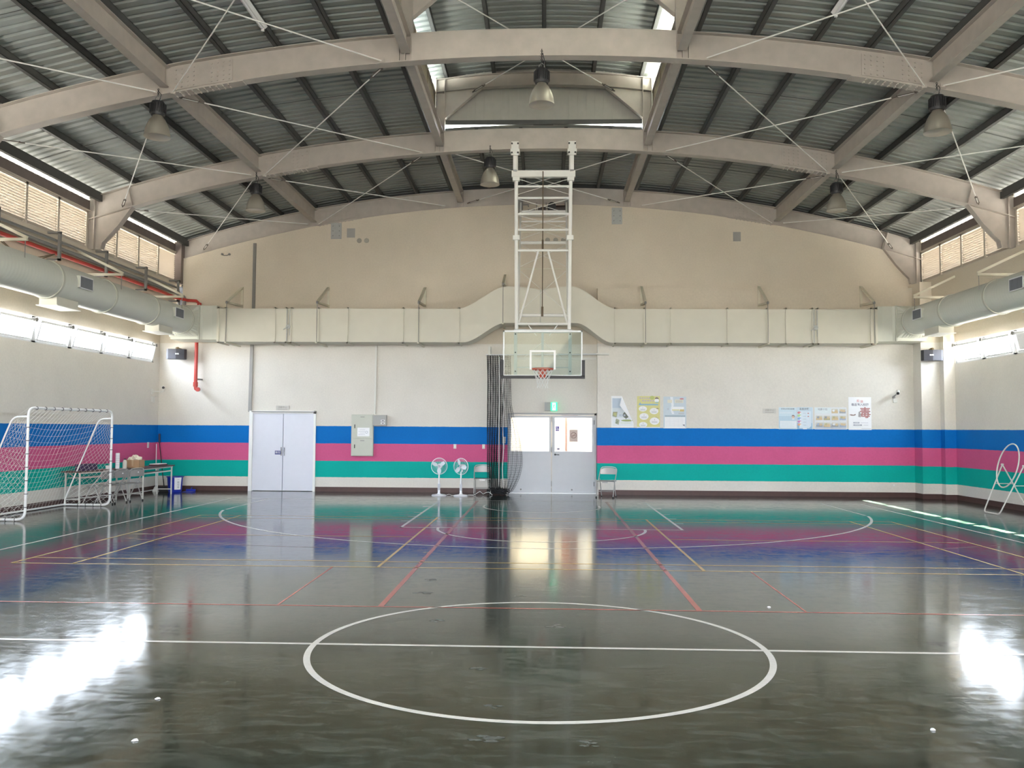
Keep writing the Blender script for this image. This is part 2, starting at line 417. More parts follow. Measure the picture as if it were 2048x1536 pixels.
# upper field and left field
mb.prism([(-9.86, 5.0)] + arc + [(9.86, 5.0)], 'Y', YB, 16.8)
mb.box(-10.6, -7.9, YB, 16.8, 0, 5.0)                    # left of the white double door
mb.box(-7.9, -6.13, YB, 16.8, 2.13, 5.0)                 # over it
mb.box(-6.13, -0.93, YB, 16.8, 0, 5.0)
mb.box(-0.93, 1.455, YB, 16.8, 2.14, 5.0)
mb.box(1.455, 10.6, YB, 16.8, 0, 5.0)
mb.box(-7.9, -6.13, 16.62, 16.8, 0, 2.13)  # unseen backing added to stop daylight leaking between the door leaves
wall_back = tag(link('wall_back', mb, WALL), 'back wall of white paint over blue, pink and green bands', 'wall', kind='structure')
mb = MB(); mb.box(-10.6, 10.6, 16.80, 16.86, 5.0, 8.6)  # near-black colour stands in for the shadow above the back beam
tag(link('wall_gable', mb, mat('shadow_gable_panel', (0.05, 0.05, 0.05), 0.7)), 'infill panel above the back arch, coloured dark as painted shadow', 'wall', kind='structure')
for sx, nm in ((-1, 'wall_left'), (1, 'wall_right')):
    mb = MB(); yend = 16.14 if sx < 0 else 15.53
    mb.box(sx*XW, sx*(XW+0.15), YFRONT, YB, 0, 3.43)
    mb.box(sx*XW, sx*(XW+0.15), YFRONT, YB, 3.97, 5.05)
    mb.box(sx*XW, sx*(XW+0.15), yend, YB, 3.43, 3.97)
    mb.box(sx*XW, sx*(XW+0.15), YFRONT, -14.0, 3.43, 3.97)
    mb.box(sx*10.0, sx*(XW+0.15), YFRONT, YB, 5.05, 5.62)   # ring beam under the louvres
    tag(link(nm, mb, WALL), ('left' if sx < 0 else 'right')+' side wall with striped dado and high window band', 'wall', kind='structure')
mb = MB(); mb.box(-10.6, -4.6, YFRONT-0.2, YFRONT, 0, 8.6); mb.box(4.6, 10.6, YFRONT-0.2, YFRONT, 0, 8.6); mb.box(-4.6, 4.6, YFRONT-0.2, YFRONT, 2.6, 8.6)  # doorways are unseen, added to light beam fronts and wall bands
for xx in (-1.5, 1.5): mb.box(xx-0.06, xx+0.06, YFRONT-0.15, YFRONT, 0, 2.6)
tag(link('wall_front', mb, WALL), 'unseen wall behind the camera, with wide open doorways added for daylight', 'wall', kind='structure')
def baseboard(nm, boxes, lab):
    mb = MB()
    for b in boxes: mb.box(*b)
    tag(link(nm, mb, BASEB), lab, 'baseboard', kind='structure')
T = 0.015
baseboard('baseboard_back', [(-XW, -7.93, YB-T, YB, 0, 0.125), (-6.1, -0.97, YB-T, YB, 0, 0.125), (1.49, 9.70, 16.25-T, 16.25, 0, 0.125),
          (9.70-T, 9.70, 15.78-T, 16.25, 0, 0.125), (9.70, 10.17, 15.78-T, 15.78, 0, 0.125), (10.17-T, 10.17, 15.55-T, 15.78, 0, 0.125), (10.17, XW, 15.55-T, 15.55, 0, 0.125)], 'dark brown baseboard along the back wall')
baseboard('baseboard_left', [(-XW, -XW+T, YFRONT, YB, 0, 0.125)], 'dark brown baseboard along the left wall')
baseboard('baseboard_right', [(XW-T, XW, YFRONT, 15.55, 0, 0.125)], 'dark brown baseboard along the right wall')

mb = MB(); mb.box(1.455, 9.70, 16.25, YB, 0, 5.48)         # thicker right-hand part, its top is a ledge
tag(link('wall_back_right', mb, WALL), 'thicker lower right part of the back wall carrying the posters', 'wall', kind='structure')
mb = MB(); mb.box(9.70, XW, 15.78, YB, 0, 5.56); mb.box(10.17, XW, 15.55, 15.78, 0, 5.0)
tag(link('column', mb, WALL), 'painted column in the back right corner', 'column', kind='structure')

# corridor seen through the glazed doors
mb = MB(); mb.box(-3.0, 3.5, 18.6, 18.7, 0, 3.2); mb.box(-3.1, -3.0, 16.8, 18.7, 0, 3.2); mb.box(3.5, 3.6, 16.8, 18.7, 0, 3.2)
mb.box(-3.1, 3.6, 16.8, 18.7, 3.2, 3.3)
tag(link('wall_corridor', mb, mat('corridor_cream', (0.84, 0.78, 0.66), 0.6)), 'cream corridor wall seen through the glazed doors', 'wall', kind='structure')
mb = MB(); mb.box(0.56, 1.02, 18.3, 18.6, 0, 3.2)
solo('pillar', mb, mat('brown_tile', (0.30, 0.165, 0.125), 0.4, 0, 0.25, 8), 'reddish brown pillar in the corridor behind right glazed door', 'pillar', kind='structure')
mb = MB(); mb.box(1.02, 1.34, 18.52, 18.6, 0, 3.2)
solo('corridor_panel', mb, WHITE, 'white panel beside the brown pillar in the corridor', 'panel', kind='structure')
cl = bpy.data.lights.new('corridor_lamp', 'AREA'); cl.shape = 'RECTANGLE'; cl.size = 5.0; cl.size_y = 0.6; cl.energy = 42; cl.color = (1.0, 0.93, 0.78)
clo = bpy.data.objects.new('corridor_lamp', cl); COL.objects.link(clo); clo.location = (0.3, 17.5, 3.15)

# ------------------------------------------------------------------ doors
d = root('door_1', 'white double storage door in the striped wall, navy plate on it', 'door', (-7.0, YB, 0), kind='structure')
mb = MB(); mb.box(-7.92, -7.83, 16.44, 16.6, 0, 2.16); mb.box(-6.17, -6.11, 16.46, 16.6, 0, 2.16); mb.box(-7.92, -6.11, 16.46, 16.6, 2.09, 2.16)
part(d, 'door_frame', mb, WHITE)
mb = MB(); mb.box(-7.86, -6.11, 16.43, 16.46, 2.125, 2.145); part(d, 'top_rail', mb, GREYP)
for x0, x1 in ((-7.83, -7.01), (-6.995, -6.17)):
    mb = MB(); mb.cbox(x0, x1, 16.49, 16.54, 0.01, 2.09, 0.006)
    lf = part(d, 'door_leaf', mb, DOORW)
    xh = x1-0.035 if x0 < -7.5 else x0+0.035
    h = MB(); h.tube([(xh,16.49,0.98),(xh,16.45,1.0),(xh,16.45,1.13),(xh,16.49,1.15)], 0.008, 6); h.box(xh-0.015, xh+0.015, 16.483, 16.49, 0.95, 1.18)
    part(lf, 'handle', h, CHROME, True)
mb = MB(); mb.box(-7.215, -7.06, 16.482, 16.49, 0.985, 1.085); mb.mi = 1; mb.text('推拉', 0.07, (-7.137, 16.4805, 1.035))
part(d, 'door_plate', mb, [NAVY, PAPER], label='small navy plate with white characters')

d = root('door_2', 'grey double door with glazed upper panels, set back in the wall', 'door', (0.27, 16.7, 0), kind='structure')
mb = MB(); mb.box(-0.95, -0.90, 16.62, 16.78, 0, 2.14); mb.box(1.40, 1.45, 16.62, 16.78, 0, 2.14); mb.box(-0.95, 1.45, 16.62, 16.78, 2.09, 2.14)
part(d, 'door_frame', mb, FRAMEG)
for i, (x0, x1) in enumerate(((-0.90, 0.243), (0.262, 1.40))):
    g0, g1 = (-0.84, 0.178) if i == 0 else (0.345, 1.335)
    mb = MB(); mb.box(x0, x1, 16.69, 16.74, 0.012, 1.12); mb.box(x0, x1, 16.69, 16.74, 2.015, 2.085)
    mb.box(x0, g0, 16.69, 16.74, 1.12, 2.015); mb.box(g1, x1, 16.69, 16.74, 1.12, 2.015)
    lf = part(d, 'door_leaf', mb, DOORG)
    g = MB(); g.box(g0, g1, 16.71, 16.716, 1.12, 2.015); part(lf, 'glass_pane', g, GLASS)
    mb = MB()
    for a in ((g0-0.012, g0, 1.11, 2.027), (g1, g1+0.012, 1.11, 2.027), (g0, g1, 1.108, 1.12), (g0, g1, 2.015, 2.027)):
        mb.box(a[0], a[1], 16.683, 16.69, a[2], a[3])
    part(lf, 'glazing_bead', mb, ALU)
    mb = MB(); xk = x0+0.33 if i == 0 else x1-0.60
    mb.lathe([(0.0,0),(0.022,0),(0.022,0.03),(0.0,0.035)], (xk, 16.69-0.035, 0.09), 10, 'Y'); part(lf, 'door_stop', mb, GREYP, True)
mb = MB()
for zz in (0.25, 1.16, 1.98): mb.box(0.244, 0.261, 16.66, 16.69, zz-0.07, zz+0.07)
mb.box(0.247, 0.258, 16.68, 16.7, 0.02, 2.08); part(d, 'centre_bolt', mb, GREYP)
mb = MB(); mb.lathe([(0.0,0),(0.026,0),(0.026,0.02),(0.0,0.02)], (0.35, 16.67, 1.03), 14, 'Y'); mb.beam((0.35,16.66,1.03),(0.46,16.65,1.025),0.016,0.02)
part(d, 'lever_handle', mb, BLACK, True)
mb = MB()
for zz in (0.25, 1.9): mb.lathe([(0.018,-0.06),(0.018,0.06)], (1.405, 16.675, zz), 8)
part(d, 'hinge', mb, BLACK)
mb = MB(); mb.box(-0.95, 1.45, 16.55, 16.79, 0.0, 0.012); part(d, 'threshold', mb, ALU)
mb = MB(); mb.box(0.36, 0.455, 16.70, 16.708, 1.66, 1.79); mb.mi = 1
mb.lathe([(0,0),(0.012,0),(0.012,0.003),(0,0.003)], (0.395, 16.696, 1.765), 10, 'Y'); mb.torus((0.415,16.697,1.705), 0.026, 0.005, 'Y', 16, 4); mb.beam((0.395,16.697,1.75),(0.405,16.697,1.71),0.01,0.004,(0,1,0)); mb.beam((0.405,16.697,1.71),(0.44,16.697,1.70),0.01,0.004,(0,1,0))
part(d, 'wheelchair_sticker', mb, [mat('sticker_violet', (0.16,0.12,0.42), 0.5), PAPER], label='violet wheelchair access sticker')
mb = MB(); mb.mi = 0; mb.text('人', 0.05, (0.42,16.70,1.61)); mb.text('無障礙', 0.035, (0.42,16.70,1.53))
part(d, 'sticker_lettering', mb, mat('faded_ink', (0.42,0.36,0.34), 0.7))
mb = MB(); mb.box(0.39, 0.47, 16.70, 16.708, 1.155, 1.21); mb.mi = 1; mb.text('推門', 0.036, (0.43,16.698,1.182))
part(d, 'push_sticker', mb, [mat('sticker_dark', (0.12,0.10,0.22), 0.5), PAPER], label='small dark sticker with white characters')
mb = MB(); mb.box(0.74, 0.95, 16.70, 16.707, 1.38, 1.70); mb.mi = 1; mb.torus((0.845,16.698,1.55), 0.075, 0.006, 'Y', 28, 4); mb.beam((0.80,16.698,1.50),(0.895,16.698,1.60),0.012,0.003,(0,1,0)); mb.beam((0.79,16.698,1.54),(0.90,16.698,1.545),0.014,0.003,(0,1,0))
part(d, 'no_smoking_sticker', mb, [mat('sticker_pale', (0.62,0.50,0.44), 0.6), mat('sticker_brown', (0.28,0.15,0.12), 0.6)], label='pale no smoking notice with a struck circle')

# ------------------------------------------------------------------ windows (high band)
def window(n, sx, y0, y1, lab):
    X = sx*XW; w = root('window_%d' % n, lab, 'window', (X, (y0+y1)/2, 3.43), group='high windows of the %s wall' % ('left' if sx < 0 else 'right'), kind='structure')
    z0, z1 = 3.43, 3.97; xo0, xo1 = X+sx*0.02, X+sx*0.10
    mb = MB()
    mb.box(xo0, xo1, y0, y1, z0, z0+0.035); mb.box(xo0, xo1, y0, y1, z1-0.05, z1)
    mb.box(xo0, xo1, y0, y0+0.07, z0, z1); mb.box(xo0, xo1, y1-0.07, y1, z0, z1)
    part(w, 'window_frame', mb, ALU)
    # bottom-hung sash tipped inwards
    a = math.radians(13); h = z1-z0-0.10; bz = z0+0.04; bx = X+sx*0.03
    def S_(t, off=0.0): return (bx - sx*math.sin(a)*t - sx*off, bz+math.cos(a)*t)
    mb = MB()
    for yy in (y0+0.10, y1-0.10):
        p, q = S_(0), S_(h); mb.beam((p[0],yy,p[1]), (q[0],yy,q[1]), 0.06, 0.035, (0,1,0))
    for t in (0.02, h-0.02):
        p = S_(t); mb.beam((p[0],y0+0.07,p[1]), (p[0],y1-0.07,p[1]), 0.03, 0.045)
    sa = part(w, 'sash', mb, ALU)
    p, q = S_(0.03), S_(h-0.03)
    g = MB(); g.quad((p[0],y0+0.09,p[1]), (p[0],y1-0.09,p[1]), (q[0],y1-0.09,q[1]), (q[0],y0+0.09,q[1])); part(sa, 'pane', g, GLASS)
    q = S_(h)
    mb = MB(); mb.tube([(q[0],y1-0.10,q[1]), (q[0]-sx*0.05,y1-0.10,q[1]+0.03), (X+sx*0.05,y1-0.05,z1-0.03)], 0.008, 6)
    mb.box(q[0]-sx*0.05, q[0], y1-0.17, y1-0.07, q[1]-0.05, q[1]+0.02)
    part(w, 'closer', mb, GREYP)
ORD = ['first','second','third','fourth','fifth','sixth','seventh','eighth','ninth','tenth','eleventh','twelfth']
n = 0
for k in range(10):
    y1 = 16.14-1.385*k; n += 1
    window(n, -1, y1-1.385, y1, 'tilted white sash window high on left wall, %s from the back corner' % ORD[k])
for k in range(10):
    y1 = 15.53-1.405*k; n += 1
    window(n, 1, y1-1.405, y1, 'tilted white sash window high on right wall, %s from the back corner' % ORD[k])
for sx in (-1, 1):
    mb = MB(); mb.box(sx*(XW+0.03), sx*(XW+0.1), -14, 16.1 if sx < 0 else 15.5, 3.425, 3.44)
    tag(link('trim_%d' % (1 if sx < 0 else 2), mb, ALU), 'white metal sill along the %s window band' % ('left' if sx < 0 else 'right'), 'sill', kind='structure')

# ------------------------------------------------------------------ louvre bays above the side walls
LOUV = mat('louvre_paint', (0.56, 0.50, 0.42), 0.5, 0, 0.05)
def louvre(n, sx, y0, y1, lab):
    w = root('window_%d' % n, lab, 'louvre', (sx*10.05, (y0+y1)/2, 5.62), group='louvre bays on the %s' % ('left' if sx < 0 else 'right'), kind='structure')
    z0, z1 = 5.62, 6.46; mb = MB()
    k = 4
    for i in range(k+1):
        yy = y0+(y1-y0)*i/k; mb.box(sx*10.02, sx*10.10, yy-0.035, yy+0.035, z0, z1)
    mb.box(sx*10.02, sx*10.10, y0, y1, z1-0.05, z1); mb.box(sx*10.0, sx*10.12, y0, y1, z0, z0+0.03)
    part(w, 'louvre_frame', mb, LOUV)
    for i in range(k):
        a, b = y0+(y1-y0)*i/k+0.035, y0+(y1-y0)*(i+1)/k-0.035; mb = MB()
        for j in range(14):
            zz = z0+0.04+j*0.0545
            mb.prism([(sx*10.030, zz+0.062), (sx*10.036, zz+0.064), (sx*10.100, zz-0.006), (sx*10.094, zz-0.008)], 'Y', a, b)
        part(w, 'louvre_blades', mb, LOUV)
n = 20
for sx in (-1, 1):
    for i, (a, b) in enumerate(((11.97, 16.42), (7.22, 11.73), (2.45, 6.98), (-2.3, 2.25), (-7.0, -2.4), (-11.8, -7.1))):
        n += 1
        if i < 3: louvre(n, sx, a, b, '%s louvre bay above the %s wall, counted from the back' % (ORD[i], 'left' if sx < 0 else 'right'))
        else:
            mb = MB()
            for j in range(14):
                zz = 5.66+j*0.0545; mb.prism([(sx*10.030, zz+0.062), (sx*10.036, zz+0.064), (sx*10.100, zz-0.006), (sx*10.094, zz-0.008)], 'Y', a, b)
            tag(link('window_%d' % n, mb, LOUV), '%s louvre bay above the %s wall, behind the camera' % (ORD[i], 'left' if sx < 0 else 'right'), 'louvre', kind='structure')
    mb = MB(); mb.box(sx*10.0, sx*10.14, YFRONT, YB, 6.46, 6.485); mb.box(sx*10.02, sx*10.10, 16.42, 16.86, 5.6, 7.15); mb.mi = 1  # upright end plate added to shut out daylight beside the last bay
    mb.box(sx*10.03, sx*10.05, YFRONT, YB, 6.485, 6.70); mb.box(sx*10.05, sx*10.12, YFRONT, YB, 6.485, 6.51); mb.box(sx*10.05, sx*10.12, YFRONT, YB, 6.68, 6.70)
    tag(link('trim_%d' % (3 if sx < 0 else 4), mb, [LOUV, BROWNST]), 'brown channel beam over the %s louvres' % ('left' if sx < 0 else 'right'), 'beam', kind='structure')

# ------------------------------------------------------------------ roof sheeting
def corrugated(name, xs, zf, y0, y1, lab, pitch=0.21, amp=0.035, axis='Y'):
    prof = []; y = y0
    while y < y1:
        for dy, h in ((0, 0), (0.12, 0), (0.145, amp), (0.185, amp)):
            if y+dy <= y1: prof.append((y+dy, h))
        y += pitch
    vs = []; fs = []; nx = len(xs)
    for (yy, h) in prof:
        for x in xs: vs.append((x, yy, zf(x)+h))
    for i in range(len(prof)-1):
        for j in range(nx-1): fs.append((i*nx+j, i*nx+j+1, (i+1)*nx+j+1, (i+1)*nx+j))
    mb = MB(); mb.add(vs, fs)
    return tag(link(name, mb, SHEET), lab, 'ceiling', kind='structure')
corrugated('ceiling_left', lin(-11.35, -2.45, 24), zs, YFRONT, 17.15, 'left slope of grey corrugated roof sheeting')
corrugated('ceiling_right', lin(2.45, 11.35, 24), zs, YFRONT, 17.15, 'right slope of grey corrugated roof sheeting')
corrugated('ceiling_center', lin(-2.45, 2.45, 9), zs, 12.02, 17.15, 'central strip of roof sheeting over the last bay')
def zm(x): return 9.66 - x*x*0.036
corrugated('ceiling_monitor', lin(-3.25, 3.25, 15), zm, -14.0, 12.05, 'corrugated roof of the raised ridge opening')
mb = MB(); xx = -2.45
while xx < 2.4:
    mb.box(xx, xx+0.165, 12.03, 12.05, 8.5, zm(xx)+0.04); mb.box(xx+0.165, xx+0.19, 12.0, 12.05, 8.5, zm(xx)+0.04); xx += 0.19
mb.mi = 1; mb.box(-2.46, 2.46, 11.99, 12.06, 8.42, 8.52)
tag(link('wall_monitor_end', mb, [mat('end_sheet', (0.40,0.385,0.34), 0.6, 0.1, 0.1), PURLIN]), 'ribbed grey end wall closing the raised ridge', 'wall', kind='structure')
mb = MB(); mb.box(-2.45, 2.45, -14.1, -14.0, 8.3, 9.8)
tag(link('wall_monitor_front', mb, PURLIN), 'end wall of the raised ridge behind the camera', 'wall', kind='structure')
for sx in (-1, 1):
    mb = MB(); mb.box(sx*2.40, sx*2.43, -14, 12.0, 8.30, 9.10)
    for k in range(22): mb.box(sx*2.385, sx*2.40, 11.9-1.2*k-0.03, 11.9-1.2*k+0.03, 8.30, 9.10)
    mb.mi = 1; mb.box(sx*2.37, sx*2.44, -14, 12.0, 9.10, 9.13); mb.box(sx*3.22, sx*3.24, -14, 12.05, 9.03, 9.40)  # outer skirt added to cut the daylight entering the ridge
    tag(link('trim_%d' % (5 if sx < 0 else 6), mb, [UPST, STEEL]), 'weathered upstand panel at the %s side of the ridge opening, with added light-blocking skirt' % ('left' if sx < 0 else 'right'), 'upstand', kind='structure')

# ------------------------------------------------------------------ arched beams
BN = {2.35: 'arch just above the camera', 7.1: 'nearest visible arch', 11.85: 'middle arch', 16.58: 'back arch on the gable wall'}
def arched_beam(yc, lab):
    o = root('roof_beam', lab, 'beam', (0, yc, 7.0), group='arched roof beams', kind='structure')
    xs = lin(-10.02, 10.02, 61); mb = MB()
    rings = [[(x, yc-0.007, zb(x)+0.015), (x, yc+0.007, zb(x)+0.015), (x, yc+0.007, zt(x)-0.012), (x, yc-0.007, zt(x)-0.012)] for x in xs]
    mb.loft(rings); part(o, 'web', mb, STEEL)
    mb = MB(); mb.loft([[(x, yc-0.1, zb(x)), (x, yc+0.1, zb(x)), (x, yc+0.1, zb(x)+0.016), (x, yc-0.1, zb(x)+0.016)] for x in xs]); part(o, 'bottom_flange', mb, STEEL)
    mb = MB(); mb.loft([[(x, yc-0.1, zt(x)-0.014), (x, yc+0.1, zt(x)-0.014), (x, yc+0.1, zt(x)), (x, yc-0.1, zt(x))] for x in xs]); part(o, 'top_flange', mb, STEEL)
    # flush plated stretch between the two ridge posts, and stiffeners
    mb = MB(); px = lin(-2.16, 2.16, 15)
    mb.loft([[(x, yc-0.095, zb(x)+0.016), (x, yc-0.083, zb(x)+0.016), (x, yc-0.083, zt(x)-0.014), (x, yc-0.095, zt(x)-0.014)] for x in px])
    part(o, 'cover_plate', mb, STEEL)
    for sx in (-1, 1):
        for xq in (2.17, 2.27, 2.37):
            mb = MB(); mb.box(sx*xq-0.006, sx*xq+0.006, yc-0.095, yc+0.095, zb(xq)+0.016, zt(xq)-0.014); part(o, 'stiffener', mb, STEEL)
        # bolted splice next to the outer tie beam
        mb = MB(); x0, x1 = sx*5.15, sx*6.15
        for yy in (yc-0.017, yc+0.017):
            mb.loft([[(x, yy-0.006, zb(x)+0.06), (x, yy+0.006, zb(x)+0.06), (x, yy+0.006, zt(x)-0.07), (x, yy-0.006, zt(x)-0.07)] for x in (x0, (x0+x1)/2, x1)])
        mb.loft([[(x, yc-0.1, zb(x)-0.014), (x, yc+0.1, zb(x)-0.014), (x, yc+0.1, zb(x)), (x, yc-0.1, zb(x))] for x in (x0-sx*0.2, (x0+x1)/2, x1)])
        sp = part(o, 'splice_plate', mb, STEEL); mb = MB()
        for i in range(10):
            x = x0+(x1-x0)*(i+0.5)/10
            for j in range(5):
                if i in (4, 5) : continue
                z = zb(x)+0.10+j*0.075; mb.lathe([(0,0),(0.016,0),(0.016,-0.016),(0,-0.016)], (x, yc-0.023, z), 6, 'Y')
            for yy in (-0.075, -0.035, 0.035, 0.075): mb.lathe([(0,0),(0.016,0),(0.016,-0.018),(0,-0.018)], (x, yc+yy, zb(x)-0.014), 6, 'Z')
        part(sp, 'bolt', mb, STEEL)
        if yc > 16 and sx < 0: continue
        # knee and short column
        yk = yc if yc < 16 else 16.47
        mb = MB()
        knee = [(9.05, zb(9.05)), (9.35, 6.14), (9.58, 5.88), (9.70, 5.76), (9.73, 5.62), (10.06, 5.62), (10.06, zt(10.0)-0.03), (9.16, zt(9.16)-0.02), (9.02, zb(9.02)+0.02)]
        mb.prism([(sx*u, v) for u, v in knee], 'Y', yk-0.013, yk+0.013)
        kn = part(o, 'knee_plate', mb, STEEL)
        mb = MB(); edge = knee[:5]
        mb.loft([[(sx*u, yk-0.09, v), (sx*u, yk+0.09, v), (sx*(u+0.012), yk+0.09, v-0.012+0.012), (sx*(u+0.012), yk-0.09, v)] for u, v in edge]); part(kn, 'knee_flange', mb, STEEL)
        mb = MB(); mb.box(sx*9.885, sx*9.90, yk-0.09, yk+0.09, 5.62, zt(9.9)-0.03); mb.box(sx*10.05, sx*10.065, yk-0.09, yk+0.09, 5.62, zt(10.0)-0.05)
        mb.prism([(sx*9.04, zb(9.04)), (sx*10.05, zb(10.05)), (sx*10.05, zb(10.05)+0.014), (sx*9.04, zb(9.04)+0.014)], 'Y', yk-0.08, yk+0.08)
        mb.prism([(sx*9.04, zb(9.04)), (sx*9.055, zb(9.04)), (sx*9.17, zt(9.16)-0.02), (sx*9.155, zt(9.16)-0.02)], 'Y', yk-0.08, yk+0.08)
        part(kn, 'knee_stiffener', mb, STEEL)
    if yc < 16:                                             # frame of the raised ridge
        mb = MB()
        for sx in (-1, 1):
            mb.box(sx*2.155, sx*2.168, yc-0.08, yc+0.08, zt(2.2), 9.36); mb.box(sx*2.342, sx*2.355, yc-0.08, yc+0.08, zt(2.2), 9.40); mb.box(sx*2.17, sx*2.34, yc-0.009, yc+0.009, zt(2.2), 9.07)
        part(o, 'ridge_post', mb, STEEL)
        mb = MB(); xs2 = lin(-2.36, 2.36, 17); zr = lambda x: 9.225-0.028*x*x
        mb.loft([[(x, yc-0.006, zr(x)), (x, yc+0.006, zr(x)), (x, yc+0.006, zr(x)+0.29), (x, yc-0.006, zr(x)+0.29)] for x in xs2])
        mb.loft([[(x, yc-0.08, zr(x)), (x, yc+0.08, zr(x)), (x, yc+0.08, zr(x)+0.012), (x, yc-0.08, zr(x)+0.012)] for x in xs2])
        mb.loft([[(x, yc-0.08, zr(x)+0.28), (x, yc+0.08, zr(x)+0.28), (x, yc+0.08, zr(x)+0.292), (x, yc-0.08, zr(x)+0.292)] for x in xs2])
        part(o, 'ridge_rafter', mb, STEEL)
        for sx in (-1, 1):
            mb = MB(); mb.prism([(sx*2.155, 8.50), (sx*1.36, zr(1.36)), (sx*2.155, zr(2.155))], 'Y', yc-0.012, yc+0.012)
            mb.beam((sx*2.15, yc, 8.50), (sx*1.36, yc, zr(1.36)), 0.14, 0.012); part(o, 'ridge_gusset', mb, STEEL)
for yc in BEAMS: arched_beam(yc, 'pale grey arched steel roof beam, '+BN[yc])
mb = MB(); mb.box(-10.05, -9.86, 16.35, 16.6, 5.62, 6.75)
tag(link('corner_column', mb, BROWNST), 'dark steel column stub in the back left corner above the ring beam', 'column', kind='structure')
# tie beams running towards the back
def tie(x, y0, y1, lab):
    zl = 7.855 if abs(x) < 3 else 7.315
    h = 0.33 if abs(x) < 3 else 0.34
    o = root('tie_beam', lab, 'beam', (x, (y0+y1)/2, zl), group='pale tie beams between the arches', kind='structure')
    mb = MB(); mb.box(x-0.005, x+0.005, y0, y1, zl+0.012, zl+h-0.012); part(o, 'web', mb, STEEL)
    mb = MB(); mb.box(x-0.075, x+0.075, y0, y1, zl, zl+0.012); part(o, 'bottom_flange', mb, STEEL)
    mb = MB(); mb.box(x-0.075, x+0.075, y0, y1, zl+h-0.012, zl+h); part(o, 'top_flange', mb, STEEL)
for x in (-6.25, -2.25, 2.25, 6.25):
    for a, b, t in ((2.46, 6.99, 'from above the camera to the nearest arch'), (7.21, 11.74, 'between the nearest and middle arches'), (11.96, 16.47, 'between the middle and back arches')):
        tie(x, a, b, 'pale %s tie beam on the %s %s' % ('outer' if abs(x) > 3 else 'inner', 'left' if x < 0 else 'right', t))
# purlins
PX = [2.50, 3.44, 4.40, 5.27, 6.25, 7.20, 8.15, 9.0, 9.78]
def purlin(x, zf, y0, y1, lab):
    z0 = zf(x) - (0.15 if abs(x) > 9.5 else 0); s_ = 1 if x >= 0 else -1; D = 0.19 if abs(x) > 9.5 else 0.125
    mb = MB(); w = 0.028
    mb.box(x-w, x-w+0.006, y0, y1, z0, z0+D) if s_ > 0 else mb.box(x+w-0.006, x+w, y0, y1, z0, z0+D)
    mb.box(x-w, x+w+0.02, y0, y1, z0, z0+0.008) if s_ > 0 else mb.box(x-w-0.02, x+w, y0, y1, z0, z0+0.008)
    mb.box(x-w, x+w+0.02, y0, y1, z0+D-0.008, z0+D) if s_ > 0 else mb.box(x-w-0.02, x+w, y0, y1, z0+D-0.008, z0+D)
    mb.box(x+w+0.024, x+w+0.02, y0, y1, z0, z0+0.03) if s_ > 0 else mb.box(x-w-0.02, x-w-0.014, y0, y1, z0, z0+0.03)
    tag(link('roof_purlin', mb, PURLIN), lab, 'purlin', group='dark roof purlins', kind='structure')
for sx in (-1, 1):
    for i, x in enumerate(PX):
        purlin(sx*x, zt, -14, 16.75, 'dark purlin under the %s roof slope, %s out from the ridge' % ('left' if sx < 0 else 'right', ORD[i]))
for i, x in enumerate((-1.47, -0.49, 0.49, 1.47)):
    purlin(x, zt, 12.05, 16.75, 'dark purlin in the central strip of the last bay, %s from left' % ORD[i])
for i, x in enumerate((-2.12, -1.08, 0.0, 1.08, 2.12)):
    purlin(x, lambda x: 9.52-0.028*x*x, -14, 12.0, 'dark purlin under the raised ridge roof, %s from left' % ORD[i])
for i, yy in enumerate((4.75, 9.45, 14.2)):
    for sx in (-1, 1):
        mb = MB(); mb.tube([(sx*x, yy, zt(x)+0.06) for x in lin(2.5, 9.78, 12)], 0.006, 5)
        tag(link('sag_rod', mb, PURLIN), 'thin dark sag rod across the %s purlins, %s' % ('left' if sx < 0 else 'right', ('front bay','middle bay','last bay')[i]), 'rod', group='sag rods', kind='structure')

# ------------------------------------------------------------------ tie rods with turnbuckles
def rod(p, q, lab, r=0.011, tb=0.0):
    p, q = Vector(p), Vector(q); o = root('tie_rod', lab, 'rod', p, 0, 'thin white roof tie rods')
    d = (q-p).normalized()
    mb = MB(); mb.tube([p, q], r, 6); part(o, 'bar', mb, MASTW)
    a = p+d*0.10; b = p+d*0.42; side = d.cross(Vector((0,0,1))).normalized()*0.022
    mb = MB(); mb.tube([p, a], 0.014, 6); mb.tube([a+side, b+side], 0.008, 6); mb.tube([a-side, b-side], 0.008, 6); mb.tube([a-side*1.3, a+side*1.3], 0.016, 6); mb.tube([b-side*1.3, b+side*1.3], 0.016, 6); mb.tube([b, b+d*0.1], 0.013, 6)
    part(o, 'turnbuckle', mb, mat('dark_turnbuckle', (0.12, 0.10, 0.085), 0.5, 0.3))
    mb = MB(); mb.box(q.x-0.04, q.x+0.04, q.y-0.006, q.y+0.006, q.z-0.035, q.z+0.035); part(o, 'end_lug', mb, STEEL)
BY = [2.35, 7.1, 11.85, 16.47]; BAY = ['front bay', 'middle bay', 'last bay']
